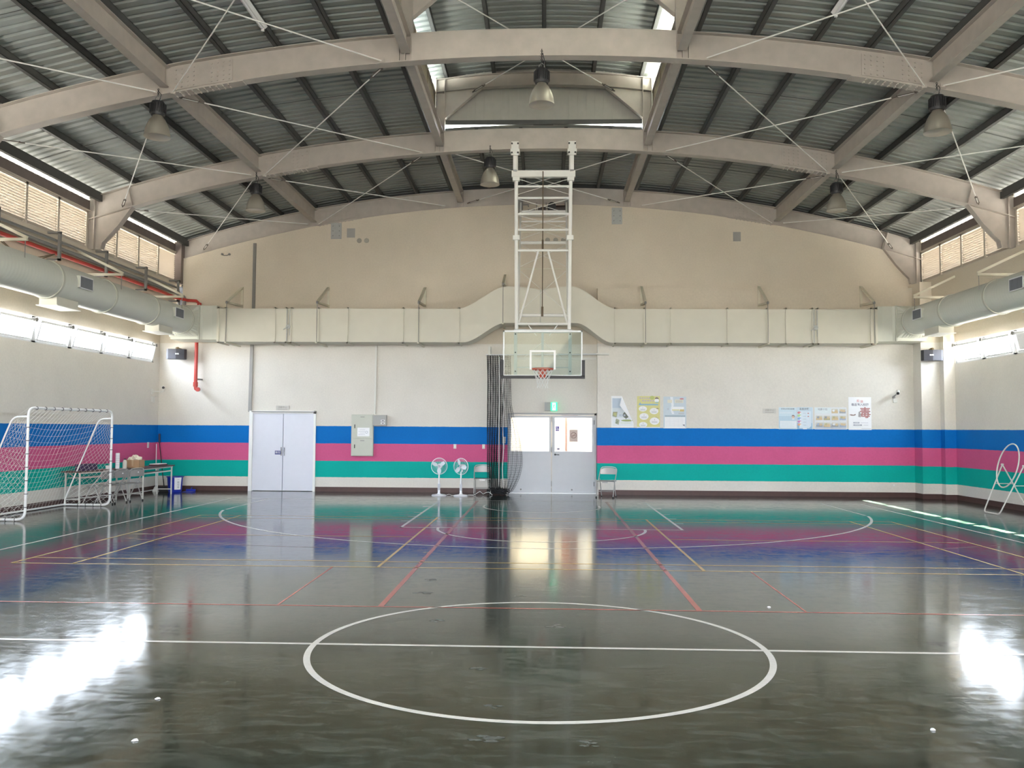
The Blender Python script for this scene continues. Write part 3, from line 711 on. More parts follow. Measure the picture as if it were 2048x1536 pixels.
for b in range(3):
    ya, yb_ = BY[b]+0.11, BY[b+1]-0.11
    for sx in (-1, 1):
        sd = 'left' if sx < 0 else 'right'
        zi, zo, zl_ = zb(2.6)+0.03, zb(9.3)+0.06, zb(6.25)+0.03
        rod((sx*6.15, ya, zl_), (sx*2.65, yb_, zi), 'white tie rod, %s inner roof panel, %s, slanting inward to the back' % (sd, BAY[b]))
        rod((sx*2.65, ya, zi), (sx*6.1, yb_, zl_), 'white tie rod, %s inner roof panel, %s, slanting outward to the back' % (sd, BAY[b]))
        rod((sx*9.25, yb_, zo), (sx*6.4, ya, zl_), 'white tie rod, %s outer roof panel, %s, slanting outward to the back' % (sd, BAY[b]))
        rod((sx*9.25, ya, zo), (sx*6.4, yb_, zl_), 'white tie rod, %s outer roof panel, %s, slanting inward to the back' % (sd, BAY[b]))
rod((2.05, 16.36, 7.80), (-2.05, 11.97, 7.79), 'white tie rod over the hoop mast, slanting right to the back')
rod((-2.05, 16.36, 7.80), (2.05, 11.97, 7.79), 'white tie rod over the hoop mast, slanting left to the back')
for b, t in ((0, 'front bay'), (1, 'middle bay')):
    ya, yb_ = BY[b], BY[b+1]
    rod((-1.55, yb_-0.05, 9.08), (1.9, ya+0.05, 9.12), 'white rod in the raised ridge, %s, slanting left to the back' % t)
    rod((1.55, yb_-0.05, 9.08), (-1.9, ya+0.05, 9.12), 'white rod in the raised ridge, %s, slanting right to the back' % t)

# ------------------------------------------------------------------ high-bay lamps
def lamp(x, y, ztop, zrim, lab, chain=True):
    """ztop: hanging point on the flange; zrim: rim of the reflector"""
    o = root('pendant_lamp', lab, 'lamp', (x, y, zrim), 0, 'bell shaped high bay lamps')
    zh = zrim+0.36
    mb = MB(); prof = [(0.203,0.0),(0.211,0.004),(0.206,0.018),(0.201,0.06),(0.192,0.12),(0.175,0.18),(0.150,0.24),(0.120,0.295),(0.088,0.335),(0.075,0.36)]
    inner = [(r-0.006, z+0.003) for r, z in reversed(prof)]
    mb.lathe(prof, (x, y, zrim), 32); part(o, 'shade', mb, ALUSH, True)
    mb = MB(); mb.lathe([(0.200,0.003),(0.195,0.06),(0.186,0.12),(0.169,0.18),(0.144,0.24),(0.114,0.295),(0.05,0.335),(0.0,0.34)], (x, y, zrim), 32)
    part(o, 'inner_reflector', mb, LAMPIN, True)
    mb = MB(); mb.lathe([(0,0.32),(0.03,0.30),(0.05,0.20),(0.05,0.14),(0.03,0.09),(0,0.08)], (x,y,zrim), 16); part(o, 'bulb', mb, PAPER, True)
    mb = MB(); mb.lathe([(0.0,0),(0.105,0.0),(0.118,0.03),(0.118,0.19),(0.095,0.235),(0,0.24)], (x, y, zh), 20)
    for k in range(20):
        t = 2*math.pi*k/20; mb.beam((x+0.116*math.cos(t), y+0.116*math.sin(t), zh+0.04), (x+0.116*math.cos(t), y+0.116*math.sin(t), zh+0.19), 0.012, 0.03, (math.cos(t), math.sin(t), 0))
    part(o, 'ballast_housing', mb, BLACK, True)
    zc = zh+0.24
    mb = MB(); mb.tube([(x-0.045,y,zc-0.02),(x-0.045,y,zc+0.06),(x,y,zc+0.10),(x+0.045,y,zc+0.06),(x+0.045,y,zc-0.02)], 0.006, 6); part(o, 'bail', mb, GREYP)
    mb = MB(); z = zc+0.09; k = 0
    while z < ztop+0.05:
        mb.torus((x, y, z+0.016), 0.013, 0.005, 'X' if k % 2 else 'Y', 8, 4); z += 0.024; k += 1
    mb.tube([(x+0.02,y,zc),(x+0.05,y,zc+0.12),(x+0.015,y-0.02,ztop)], 0.006, 5)
    part(o, 'chain', mb, BLACK)
lamp(-6.33, 6.95, 7.22, 6.46, 'bell shaped pendant lamp under the nearest arch, left of centre')
lamp(-0.02, 6.95, 7.81, 6.95, 'bell shaped pendant lamp under the middle of the nearest arch')
lamp(6.28, 6.95, 7.22, 6.46, 'bell shaped pendant lamp under the nearest arch, right of centre')
lamp(-6.27, 11.7, 7.22, 6.43, 'bell shaped pendant lamp under the middle arch, left of centre')
lamp(-1.15, 11.7, 7.78, 6.99, 'bell shaped pendant lamp beside the hoop mast under the middle arch')
lamp(6.26, 11.7, 7.22, 6.40, 'bell shaped pendant lamp under the middle arch, right of centre')
for x, yy, lab in ((-4.37, 5.62, 'short white batten light under a left purlin near the top edge'), (4.37, 5.35, 'short white batten light under a right purlin near the top edge')):
    z = zt(x)-0.005
    o = root('batten_light', lab, 'light', (x, yy, z-0.10), 0, 'white batten lights under the roof')
    mb = MB(); mb.prism([(x-0.07, z-0.02), (x-0.035, z), (x+0.035, z), (x+0.07, z-0.02), (x+0.03, z-0.06), (x-0.03, z-0.06)], 'Y', yy-0.62, yy+0.62); part(o, 'housing', mb, WHITE)
    mb = MB(); mb.tube([(x, yy-0.58, z-0.075), (x, yy+0.58, z-0.075)], 0.014, 10); part(o, 'tube_lamp', mb, PAPER)
    for s_ in (-1, 1):
        mb = MB(); mb.box(x-0.02, x+0.02, yy+s_*0.60-0.02, yy+s_*0.60+0.02, z-0.1, z-0.02); part(o, 'lamp_holder', mb, WHITE)

# ------------------------------------------------------------------ ventilation ducts
RB = mat('duct_ring_paint', (0.46, 0.46, 0.39), 0.5)
GRILLE = mat('grille_grey', (0.16, 0.17, 0.19), 0.5)
def spiral_mat():
    m, nt, b, out = new_mat('spiral_duct_paint')
    tc = nt.nodes.new('ShaderNodeTexCoord'); wv = nt.nodes.new('ShaderNodeTexWave'); wv.bands_direction = 'Y'; wv.inputs['Scale'].default_value = 3.2; wv.inputs['Distortion'].default_value = 0.0
    nt.links.new(tc.outputs['Object'], wv.inputs['Vector'])
    bp = nt.nodes.new('ShaderNodeBump'); bp.inputs['Strength'].default_value = 0.25; bp.inputs['Distance'].default_value = 0.006
    nt.links.new(wv.outputs['Fac'], bp.inputs['Height']); nt.links.new(bp.outputs[0], b.inputs['Normal'])
    nz = nt.nodes.new('ShaderNodeTexNoise'); nz.inputs['Scale'].default_value = 2.0
    nt.links.new(tc.outputs['Object'], nz.inputs['Vector'])
    mx = nt.nodes.new('ShaderNodeMix'); mx.data_type = 'RGBA'; mx.inputs[6].default_value = (0.54,0.555,0.49,1); mx.inputs[7].default_value = (0.61,0.62,0.55,1)
    nt.links.new(nz.outputs['Fac'], mx.inputs[0]); nt.links.new(mx.outputs[2], b.inputs['Base Color']); b.inputs['Roughness'].default_value = 0.45
    return m
SPIRAL = spiral_mat()
XC, ZC, RD = 9.33, 4.47, 0.352
for sx in (-1, 1):
    sd = 'left' if sx < 0 else 'right'
    o = root('round_duct', 'fat pale green round air duct running along the %s wall' % sd, 'duct', (sx*XC, 4.0, ZC-RD), 0, 'round side ducts')
    mb = MB(); N = 40
    mb.lathe([(RD, -9.0), (RD, 15.12)], (sx*XC, 0, ZC), N, 'Y'); part(o, 'duct_body', mb, SPIRAL, True)
    for yy in (15.12, 13.12, 11.08, 9.02, 6.98, 4.95):
        mb = MB(); mb.lathe([(RD-0.01,-0.035),(RD+0.018,-0.03),(RD+0.022,0),(RD+0.018,0.03),(RD-0.01,0.035)], (sx*XC, yy, ZC), N, 'Y'); part(o, 'duct_ring', mb, RB, True)
    # square to round transition
    mb = MB(); rings = []
    for t in (0.0, 1.0):
        ring = []
        for j in range(N):
            a = 2*math.pi*j/N; cx_, cz_ = math.cos(a)*RD, math.sin(a)*RD
            k = 0.39/max(abs(math.cos(a)), abs(math.sin(a))); qx, qz = math.cos(a)*k, math.sin(a)*k*1.06
            ring.append((sx*XC+cx_*(1-t)+qx*t, 15.12+0.26*t, ZC+cz_*(1-t)+qz*t))
        rings.append(ring)
    mb.loft(rings); part(o, 'transition_piece', mb, DUCT)
    for yc_, w in ((9.75, 0.46), (14.15, 0.46), (5.35, 0.46)):
        xi = sx*(XC-RD-0.005)
        mb = MB(); mb.box(xi-sx*0.035, xi+sx*0.14, yc_-w/2, yc_+w/2, ZC-0.07, ZC+0.16)
        ba = part(o, 'vent_box', mb, DUCT)
        mb = MB(); xf = xi-sx*0.035
        mb.box(xf-sx*0.012, xf, yc_-w/2-0.015, yc_+w/2+0.015, ZC-0.085, ZC-0.065); mb.box(xf-sx*0.012, xf, yc_-w/2-0.015, yc_+w/2+0.015, ZC+0.145, ZC+0.165)
        mb.box(xf-sx*0.012, xf, yc_-w/2-0.015, yc_-w/2, ZC-0.085, ZC+0.165); mb.box(xf-sx*0.012, xf, yc_+w/2, yc_+w/2+0.015, ZC-0.085, ZC+0.165)
        part(ba, 'grille_frame', mb, ALU)
        mb = MB(); mb.box(xf-sx*0.004, xf, yc_-w/2, yc_+w/2, ZC-0.065, ZC+0.145)
        for k in range(16): mb.box(xf-sx*0.010, xf-sx*0.003, yc_-w/2+0.02+k*w/16, yc_-w/2+0.028+k*w/16, ZC-0.065, ZC+0.145)
        part(ba, 'grille', mb, GRILLE)
    for yc_ in (9.5, 13.9, 5.1):
        mb = MB(); mb.box(sx*XC-0.17, sx*XC+0.17, yc_-0.38, yc_+0.38, 4.0, 4.2); ob = part(o, 'outlet_box', mb, DUCTC)
        mb = MB(); mb.box(sx*XC-0.21, sx*XC+0.21, yc_-0.42, yc_+0.42, 3.985, 4.0); part(ob, 'outlet_flange', mb, OFFWHITE)
FY = 15.45
o = root('box_duct', 'long cream rectangular air duct across the back wall, humped at its middle', 'duct', (0, 15.9, 3.94))
def top_z(x):
    if x < -2.17 or x > 1.86: return 4.805
    x0, x1 = (-2.17, -0.95) if x < -0.05 else (1.86, 0.78)
    t = (x-x0)/(x1-x0)
    if t < 1: return 4.805+0.585*(t*t*(3-2*t)*0.75+0.25*t)
    return 5.39-0.09*min(1, (t-1)/0.75)**2
def bot_z(x):
    if x < -2.17 or x > 1.86: return 3.935
    x0, x1 = (-2.0, -1.0) if x < -0.05 else (1.75, 0.9)
    t = max(0, min(1, (x-x0)/(x1-x0)))
    return 3.935+0.505*(t*t*(3-2*t)*0.7+0.3*t)
def sect(x): return [(x, FY, bot_z(x)), (x, 16.22, bot_z(x)), (x, 16.22, top_z(x)), (x, FY, top_z(x))]
mb = MB(); mb.loft([sect(x) for x in (-8.5, -2.17)]); part(o, 'left_run', mb, DUCTC)
mb = MB(); mb.loft([sect(x) for x in lin(-2.17, -0.05, 25)]); part(o, 'left_offset_bend', mb, DUCTC, True)
mb = MB(); mb.loft([sect(x) for x in lin(-0.05, 1.86, 25)]); part(o, 'right_offset_bend', mb, DUCTC, True)
mb = MB(); mb.loft([sect(x) for x in (1.86, 8.5)]); part(o, 'right_run', mb, DUCTC)
for sx in (-1, 1):                                           # corner elbows
    mb = MB(); poly = [(8.5, 15.45), (8.62, 15.45), (8.86, 15.43), (8.94, 15.40), (8.94, 15.37), (9.68, 15.37), (9.68, 16.22), (8.5, 16.22)]
    mb.prism([(sx*u, v) for u, v in poly], 'Z', 3.99 if sx < 0 else 3.99, 4.88); part(o, 'corner_elbow', mb, DUCT)
    mb = MB(); mb.box(sx*8.92, sx*8.96, 15.36, 15.40, 3.98, 4.89); part(o, 'elbow_seam', mb, RB)
for fx in (-8.449, -8.277, -6.96, -6.671, -6.539, -5.818, -5.059, -3.612, -3.209, -2.159, 1.855, 2.608, 3.283, 4.717, 5.728, 6.195, 6.862, 7.0, 8.33, 8.45):
    mb = MB(); a, b = fx-0.016, fx+0.016
    mb.box(a, b, FY-0.03, FY, 3.90, 4.84); mb.box(a, b, FY-0.03, 16.22, 3.90, 3.935); mb.box(a, b, FY-0.03, 16.22, 4.805, 4.84)
    part(o, 'duct_flange', mb, DUCTC)
for fx in (-6.60, 6.93):
    mb = MB(); mb.box(fx-0.05, fx-0.03, FY-0.04, FY-0.03, 3.95, 4.8); mb.box(fx+0.03, fx+0.045, FY-0.04, FY-0.03, 4.1, 4.78)
    dp = part(o, 'damper_quadrant', mb, GALV)
    mb = MB(); mb.lathe([(0,0),(0.06,0),(0.06,-0.02),(0,-0.02)], (fx, FY-0.04, 4.33), 14, 'Y'); mb.beam((fx,FY-0.06,4.33),(fx-0.12,FY-0.07,4.25),0.03,0.02); part(dp, 'damper_handle', mb, GALV)
mb = MB(); mb.box(-0.075, -0.045, FY-0.006, FY, 4.45, 5.29); part(o, 'bend_seam', mb, RB)

def wall_bracket(x, lab, zt_=5.51, zlow=5.02, tip=(15.32, 4.95), zrod=3.90, wy=YB):
    o = root('duct_bracket', lab, 'bracket', (x, wy, zlow), 0, 'triangular duct brackets on the back wall')
    mb = MB(); mb.box(x-0.03, x+0.03, wy-0.05, wy, zlow-0.05, zt_+0.03); part(o, 'wall_leg', mb, CREAM)
    mb = MB(); mb.beam((x, wy-0.03, zt_), (x, tip[0], tip[1]), 0.06, 0.05); part(o, 'upper_arm', mb, CREAM)
    mb = MB(); mb.beam((x, wy-0.03, zlow), (x, tip[0], tip[1]), 0.06, 0.05); part(o, 'lower_arm', mb, CREAM)
    mb = MB(); mb.tube([(x, tip[0], tip[1]+0.04), (x, tip[0], zrod)], 0.008, 6); mb.lathe([(0,-0.03),(0.03,-0.03),(0.03,0.03),(0,0.03)], (x,tip[0],tip[1]), 8); part(o, 'hanger_rod', mb, GREYP)
    mb = MB(); mb.beam((x, tip[0]-0.05, zrod), (x, 16.4, zrod), 0.05, 0.03); part(o, 'support_rail', mb, CREAM)
for x, lab in ((-8.2, 'triangular duct bracket nearest the back left corner'), (-5.83, 'triangular duct bracket above the white storage door'), (-3.19, 'triangular duct bracket between storage door and duct hump')):
    wall_bracket(x, lab)
wall_bracket(-1.02, 'tall narrow duct bracket at the left of the duct hump', 5.86, 5.55, (15.30, 5.42), 4.40)
for x, lab in ((2.62, 'triangular duct bracket just right of the duct hump'), (5.71, 'triangular duct bracket midway along the right duct run'), (8.37, 'triangular duct bracket nearest the back right corner')):
    wall_bracket(x, lab, wy=16.25, zt_=5.50)
SB = 0
for sx in (-1, 1):
    sd = 'left' if sx < 0 else 'right'
    for i, yy in enumerate((14.5, 11.35, 7.85)):
        o = root('side_bracket', 'triangular bracket holding the %s round duct, %s from the back' % (sd, ORD[i]), 'bracket', (sx*10.0, yy, 4.9), 0, 'triangular brackets of the side ducts')
        tip = (sx*9.0, 4.97); wx = sx*10.0
        mb = MB(); mb.beam((tip[0], yy, tip[1]), (sx*XW, yy, 4.97), 0.05, 0.05); part(o, 'arm', mb, CREAM)
        mb = MB(); mb.beam((tip[0], yy, tip[1]+0.03), (wx, yy, 5.48), 0.05, 0.05); part(o, 'brace', mb, CREAM)
        mb = MB(); mb.tube([(tip[0]+sx*0.03, yy, 5.0), (tip[0]+sx*0.03, yy, 4.47)], 0.007, 6); mb.lathe([(0,-0.03),(0.022,-0.03),(0.022,0.03),(0,0.03)], (tip[0]+sx*0.03, yy, 4.45), 8); part(o, 'hanger_rod', mb, GREYP)

# ------------------------------------------------------------------ pipes along the left louvres
def sweep(name, pts, r, m, lab, cat, group=None):
    mb = MB(); mb.tube(pts, r, 10); return solo(name, mb, m, lab, cat, group, smooth=True)
sweep('service_pipe', [(-9.85, -8, 5.50), (-9.85, 15.95, 5.46), (-9.83, 16.1, 5.44), (-9.81, 16.15, 5.33), (-9.8, 16.15, 4.9)], 0.028, GREYP, 'thin grey pipe, topmost of the three along the left wall', 'pipe', 'pipes along the left wall')
sweep('service_pipe', [(-9.82, -8, 5.37), (-9.82, 15.9, 5.30), (-9.72, 16.1, 5.26), (-9.66, 16.15, 5.2), (-9.65, 16.15, 4.9)], 0.042, GREYP, 'thicker grey pipe, middle of the three along the left wall', 'pipe', 'pipes along the left wall')
o = root('fire_pipe', 'red fire pipe under the grey pipes, dropping down the back wall', 'pipe', (-9.85, 4, 5.1), 0, 'pipes along the left wall')
mb = MB(); mb.tube([(-9.85, -8, 5.24), (-9.85, 15.2, 5.20), (-9.80, 15.8, 5.16), (-9.6, 16.2, 5.13), (-9.38, 16.26, 5.12), (-9.30, 16.27, 5.05), (-9.30, 16.27, 4.8)], 0.042, 10); part(o, 'upper_run', mb, RED, True)
mb = MB(); mb.tube([(-9.36, 16.3, 4.85), (-9.36, 16.3, 2.82), (-9.35, 16.3, 2.74), (-9.30, 16.27, 2.72), (-9.26, 16.2, 2.72)], 0.047, 12); part(o, 'drop_pipe', mb, RED, True)
mb = MB(); mb.lathe([(0.062,-0.06),(0.062,0.06)], (-9.36, 16.3, 2.86), 14); mb.lathe([(0.0,0),(0.06,0),(0.06,0.06),(0,0.06)], (-9.25, 16.16, 2.72), 14, 'Y'); mb.lathe([(0.058,-0.05),(0.058,0.05)], (-9.30, 16.27, 5.02), 12); part(o, 'coupling', mb, RED, True)
mb = MB(); mb.beam((-9.36, 16.3, 3.0), (-9.26, YB, 3.0), 0.04, 0.04); part(o, 'pipe_clip', mb, GREYP)
for i, yy in enumerate((8.2, 10.2, 12.1, 14.05, 15.95)):
    mb = MB(); mb.box(-9.78, -9.73, yy-0.03, yy+0.03, 5.05, 5.62); mb.box(-10.0, -9.73, yy-0.03, yy+0.03, 5.60, 5.64); mb.box(-10.0, -9.73, yy-0.03, yy+0.03, 5.05, 5.09)
    solo('pipe_hanger', mb, GREYP, 'grey pipe hanger bracket on left wall, %s from the back corner' % ORD[4-i], 'bracket', 'pipe hanger brackets on the left wall')
mb = MB(); mb.tube([(-9.7, 7.9+t*2.0, 5.12-0.22*math.sin(math.pi*t)) for t in lin(0, 1, 14)], 0.012, 6); mb.tube([(-9.68, 8.0+t*1.9, 5.12-0.26*math.sin(math.pi*t)) for t in lin(0, 1, 14)], 0.012, 6)
solo('slack_cable', mb, mat('brown_cable', (0.16,0.12,0.07), 0.7), 'slack brown cables drooping under the left pipes', 'cable')

# ------------------------------------------------------------------ wall-mounted bits on the back wall
def trunk(x0, z0, x1, z1, w, lab, m=TRUNK):
    mb = MB(); mb.beam((x0, YB-0.025, z0), (x1, YB-0.025, z1), w, 0.05, (0, 1, 0)); solo('cable_trunking', mb, m, lab, 'trunking', 'vertical cable trunkings on the back wall')
trunk(-7.88, 4.9, -7.88, 6.74, 0.075, 'dark grey trunking climbing the upper wall above the storage door', GREYP)
trunk(-7.92, 2.13, -7.90, 4.0, 0.085, 'grey trunking from the box duct down to the storage door')
trunk(-4.51, 2.09, -4.50, 4.0, 0.045, 'thin pale trunking dropping to the distribution panel', OFFWHITE)
o = root('distribution_panel', 'tall beige electrical panel with two doors over the pink band', 'electrical panel', (-4.83, YB, 0.96))
mb = MB(); mb.cbox(-5.125, -4.535, 16.40, YB, 0.96, 2.075, 0.008); part(o, 'cabinet', mb, PANELG)
for z0, z1 in ((0.98, 1.42), (1.435, 2.055)):
    mb = MB(); mb.cbox(-5.08, -4.56, 16.388, 16.40, z0, z1, 0.004); dr = part(o, 'cabinet_door', mb, PANELG)
    zc = z1-0.2 if z1 < 1.5 else z1-0.30
    mb = MB(); mb.box(-5.04, -5.02, 16.375, 16.39, zc-0.05, zc+0.05); part(dr, 'latch', mb, BLACK)
    mb = MB(); mb.box(-4.88, -4.77, 16.386, 16.389, z1-0.055, z1-0.04); part(dr, 'nameplate', mb, GREYP)
mb = MB(); mb.box(-4.96, -4.63, 16.384, 16.389, 1.49, 1.72); mb.mi = 1
for k in range(4): mb.box(-4.93+0.03*(k%2), -4.75, 16.3825, 16.3842, 1.53+0.045*k, 1.536+0.045*k)
mb.torus((-4.71,16.383,1.60), 0.03, 0.004, 'Y', 14, 4)
part(o, 'notice_sheet', mb, [PAPER, mat('grey_ink', (0.35,0.36,0.4), 0.8)], label='white paper notice taped to the door')
o = root('switch_box', 'small grey switch box beside the top of the electrical panel', 'switch box', (-4.36, YB, 1.77))
mb = MB(); mb.cbox(-4.535, -4.18, 16.36, YB, 1.775, 2.06, 0.01); part(o, 'box_body', mb, PANELD)
for zz in (1.84, 1.91):
    mb = MB(); mb.box(-4.32, -4.22, 16.35, 16.36, zz-0.02, zz+0.025); mb.mi = 1; mb.box(-4.30, -4.24, 16.345, 16.35, zz-0.008, zz+0.012); part(o, 'rocker_switch', mb, [PAPER, BLACK])
def plate(name, x0, x1, z0, z1, m, lab, cat, y=YB, t=0.02, screws=True, group=None):
    o = root(name, lab, cat, ((x0+x1)/2, y, z0), 0, group)
    mb = MB(); mb.box(x0, x1, y-t, y, z0, z1); part(o, 'plate', mb, m)
    if screws:
        mb = MB()
        for x in (x0+(x1-x0)*0.2, x1-(x1-x0)*0.2):
            for z in (z0+(z1-z0)*0.2, (z0+z1)/2, z1-(z1-z0)*0.2): mb.lathe([(0,0),(0.014,0),(0.014,-0.012),(0,-0.012)], (x, y-t, z), 6, 'Y')
        part(o, 'screw', mb, GREYP)
plate('anchor_plate', -5.79, -5.50, 6.86, 7.30, GALV, 'galvanised anchor plate high on the wall, left end of the arch', 'plate', group='galvanised anchor plates under the back arch')
plate('anchor_plate', 1.85, 2.13, 7.25, 7.70, GALV, 'galvanised anchor plate high on the wall, right of the hoop mast', 'plate', group='galvanised anchor plates under the back arch')
plate('cover_plate', -5.35, -5.13, 6.90, 7.15, TRUNK, 'square grey cover plate beside the left anchor plate', 'plate', screws=False)
plate('cover_plate', 5.10, 5.30, 6.78, 7.03, TRUNK, 'square grey cover plate high on the right of the upper wall', 'plate', screws=False)
STAIN = mat('grey_filler_patch', (0.36,0.34,0.29), 0.8)
for x, z, lab in ((-5.01, 6.815, 'grey filler patch high on the left upper wall, left of two'), (-4.81, 6.815, 'grey filler patch high on the left upper wall, right of two'),
                  (0.12, 6.82, 'grey filler patch behind the mast, leftmost of three'), (0.34, 6.82, 'grey filler patch behind the mast, middle of three'), (0.55, 6.82, 'grey filler patch behind the mast, rightmost of three')):
    mb = MB(); mb.lathe([(0,0),(0.07,0),(0.06,-0.006),(0,-0.006)], (x, YB, z), 8, 'Y'); solo('filler_patch', mb, STAIN, lab, 'patch', 'grey filler patches on the upper wall')
mb = MB(); mb.tube([(-8.78,16.47,6.44),(-8.72,16.45,6.40),(-8.64,16.45,6.40),(-8.58,16.47,6.44)], 0.012, 6); mb.lathe([(0,0),(0.03,0),(0.03,-0.04),(0,-0.04)], (-8.78,YB,6.44), 8, 'Y'); mb.lathe([(0,0),(0.03,0),(0.03,-0.04),(0,-0.04)], (-8.58,YB,6.44), 8, 'Y')
solo('wall_hook', mb, GREYP, 'small dark hook high in the back left corner of the wall', 'hook')
def outlet(x, z, lab, y=YB, w=0.075, h=0.12):
    o = root('wall_socket', lab, 'socket', (x, y, z-h/2), 0, 'white wall sockets')
    mb = MB(); mb.cbox(x-w/2, x+w/2, y-0.012, y, z-h/2, z+h/2, 0.003); part(o, 'face_plate', mb, OFFWHITE)
    mb = MB(); mb.box(x-0.012, x+0.012, y-0.014, y-0.012, z-0.02, z+0.02); part(o, 'socket_insert', mb, WHITE)
outlet(-2.34, 1.235, 'white wall socket on the pink band above the left fan')
outlet(-1.57, 1.235, 'white wall socket on the pink band beside the black net')
outlet(9.15, 0.315, 'white wall socket low in the right corner of the back wall', 16.25, 0.13, 0.075)
mb = MB(); mb.cbox(-XW, -XW+0.012, 15.88, 15.97, 1.15, 1.30, 0.003)
solo('light_switch', mb, OFFWHITE, 'white wall switch on the pink band of the left wall', 'switch')
mb = MB(); mb.cbox(-1.06, -0.98, 16.47, YB, 1.33, 1.50, 0.01); mb.lathe([(0.018,-0.10),(0.018,0.05)], (-1.02, 16.46, 1.27), 8)
solo('door_phone', mb, OFFWHITE, 'white handset on the blue band left of the grey doors', 'phone', smooth=True)
def plaque(x0, x1, z0, z1, y, lab):
    o = root('name_plaque', lab, 'sign', ((x0+x1)/2, y, z0), 0, 'small grey name plaques')
    mb = MB(); mb.cbox(x0, x1, y-0.015, y, z0, z1, 0.003); part(o, 'plaque_board', mb, mat('plaque_grey', (0.56,0.54,0.49), 0.5))
    mb = MB(); mb.text('活動中心', 0.062, ((x0+x1)/2, y-0.017, z0+(z1-z0)*0.62)); mb.box(x0+0.05, x1-0.05, y-0.017, y-0.0155, z0+0.022, z0+0.03)
    part(o, 'lettering', mb, mat('plaque_ink', (0.27,0.24,0.21), 0.7))
plaque(-7.21, -6.85, 2.175, 2.305, YB, 'small grey name plaque above the white storage door')
plaque(5.79, 6.13, 2.165, 2.29, 16.25, 'small grey name plaque left of the right-hand posters')
# exit sign
o = root('exit_sign', 'lit green running man exit sign above the grey doors', 'sign', (0.23, YB, 2.20))
mb = MB(); mb.cbox(0.06, 0.24, 16.40, YB, 2.20, 2.43, 0.008); part(o, 'battery_box', mb, PANELD)
mb = MB(); mb.box(0.22, 0.40, 16.37, 16.44, 2.20, 2.43); part(o, 'light_box', mb, emit_mat('exit_green', (0.02, 0.75, 0.33), 0.20))
mb = MB(); mb.box(0.265, 0.355, 16.364, 16.37, 2.215, 2.415); part(o, 'pictogram_panel', mb, emit_mat('exit_white', (0.75, 1.0, 0.85), 0.20))
mb = MB(); P_ = lambda x, z: (0.31+x, 16.361, 2.315+z)
mb.lathe([(0,0),(0.013,0),(0.013,0.003),(0,0.003)], P_(0.008, 0.062), 10, 'Y')
for a, b, w in (((0.003,0.045),(-0.008,-0.005),0.022), ((-0.008,-0.005),(0.02,-0.035),0.013), ((0.02,-0.035),(0.01,-0.075),0.012), ((-0.008,-0.005),(-0.022,-0.04),0.013), ((-0.022,-0.04),(-0.04,-0.05),0.012), ((0.0,0.04),(0.028,0.015),0.010), ((0.0,0.04),(-0.026,0.025),0.010)):
    mb.beam(P_(*a), P_(*b), w, 0.003, (0,1,0))
part(o, 'running_figure', mb, emit_mat('exit_figure', (0.05, 0.55, 0.28), 0.08))

# ------------------------------------------------------------------ posters
def C(n, *c): return mat('print_'+n, [v*0.84+0.13 for v in c], 0.6, 0, 0.05, 20)  # print colours lifted towards pale, painting haze into them
def poster(name, x0, x1, z0, z1, base, lab, draw, y=16.25, bow=0.0):
    mb = MB(); w, h = x1-x0, z1-z0
    mb.box(x0, x1, y-0.006, y-0.001, z0, z1)
    mats = [base]
    def rect(u0, u1, v0, v1, m):
        if m not in mats: mats.append(m)
        mb.mi = mats.index(m); yy = y-0.0065-0.0006*rect.k; rect.k += 1
        mb.quad((x0+u0*w, yy, z0+v0*h), (x0+u1*w, yy, z0+v0*h), (x0+u1*w, yy, z0+v1*h), (x0+u0*w, yy, z0+v1*h))
    def poly(pts, m):
        if m not in mats: mats.append(m)
        mb.mi = mats.index(m); yy = y-0.0065-0.0006*rect.k; rect.k += 1
        mb.quad(*[(x0+u*w, yy, z0+v*h) for u, v in pts])
    def oval(u, v, ru, rv, m): poly([(u+ru*math.cos(t), v+rv*math.sin(t)) for t in lin(0, 2*math.pi*19/20, 20)], m)
    def txt(s, u, v, size, m, bold=0.0):
        if m not in mats: mats.append(m)
        mb.mi = mats.index(m); yy = y-0.0065-0.0006*rect.k; rect.k += 1
        mb.text(s, size, (x0+u*w, yy, z0+v*h), bold=bold)
    rect.k = 1
    draw(rect, poly, oval, txt, mb, mats)
    return solo(name, mb, mats, lab, 'poster')
INK = C('ink', 0.30,0.31,0.35); DINK = C('darkink', 0.10,0.11,0.14); WH = C('white', 0.82,0.82,0.82); PW = C('palewhite', 0.74,0.77,0.80)
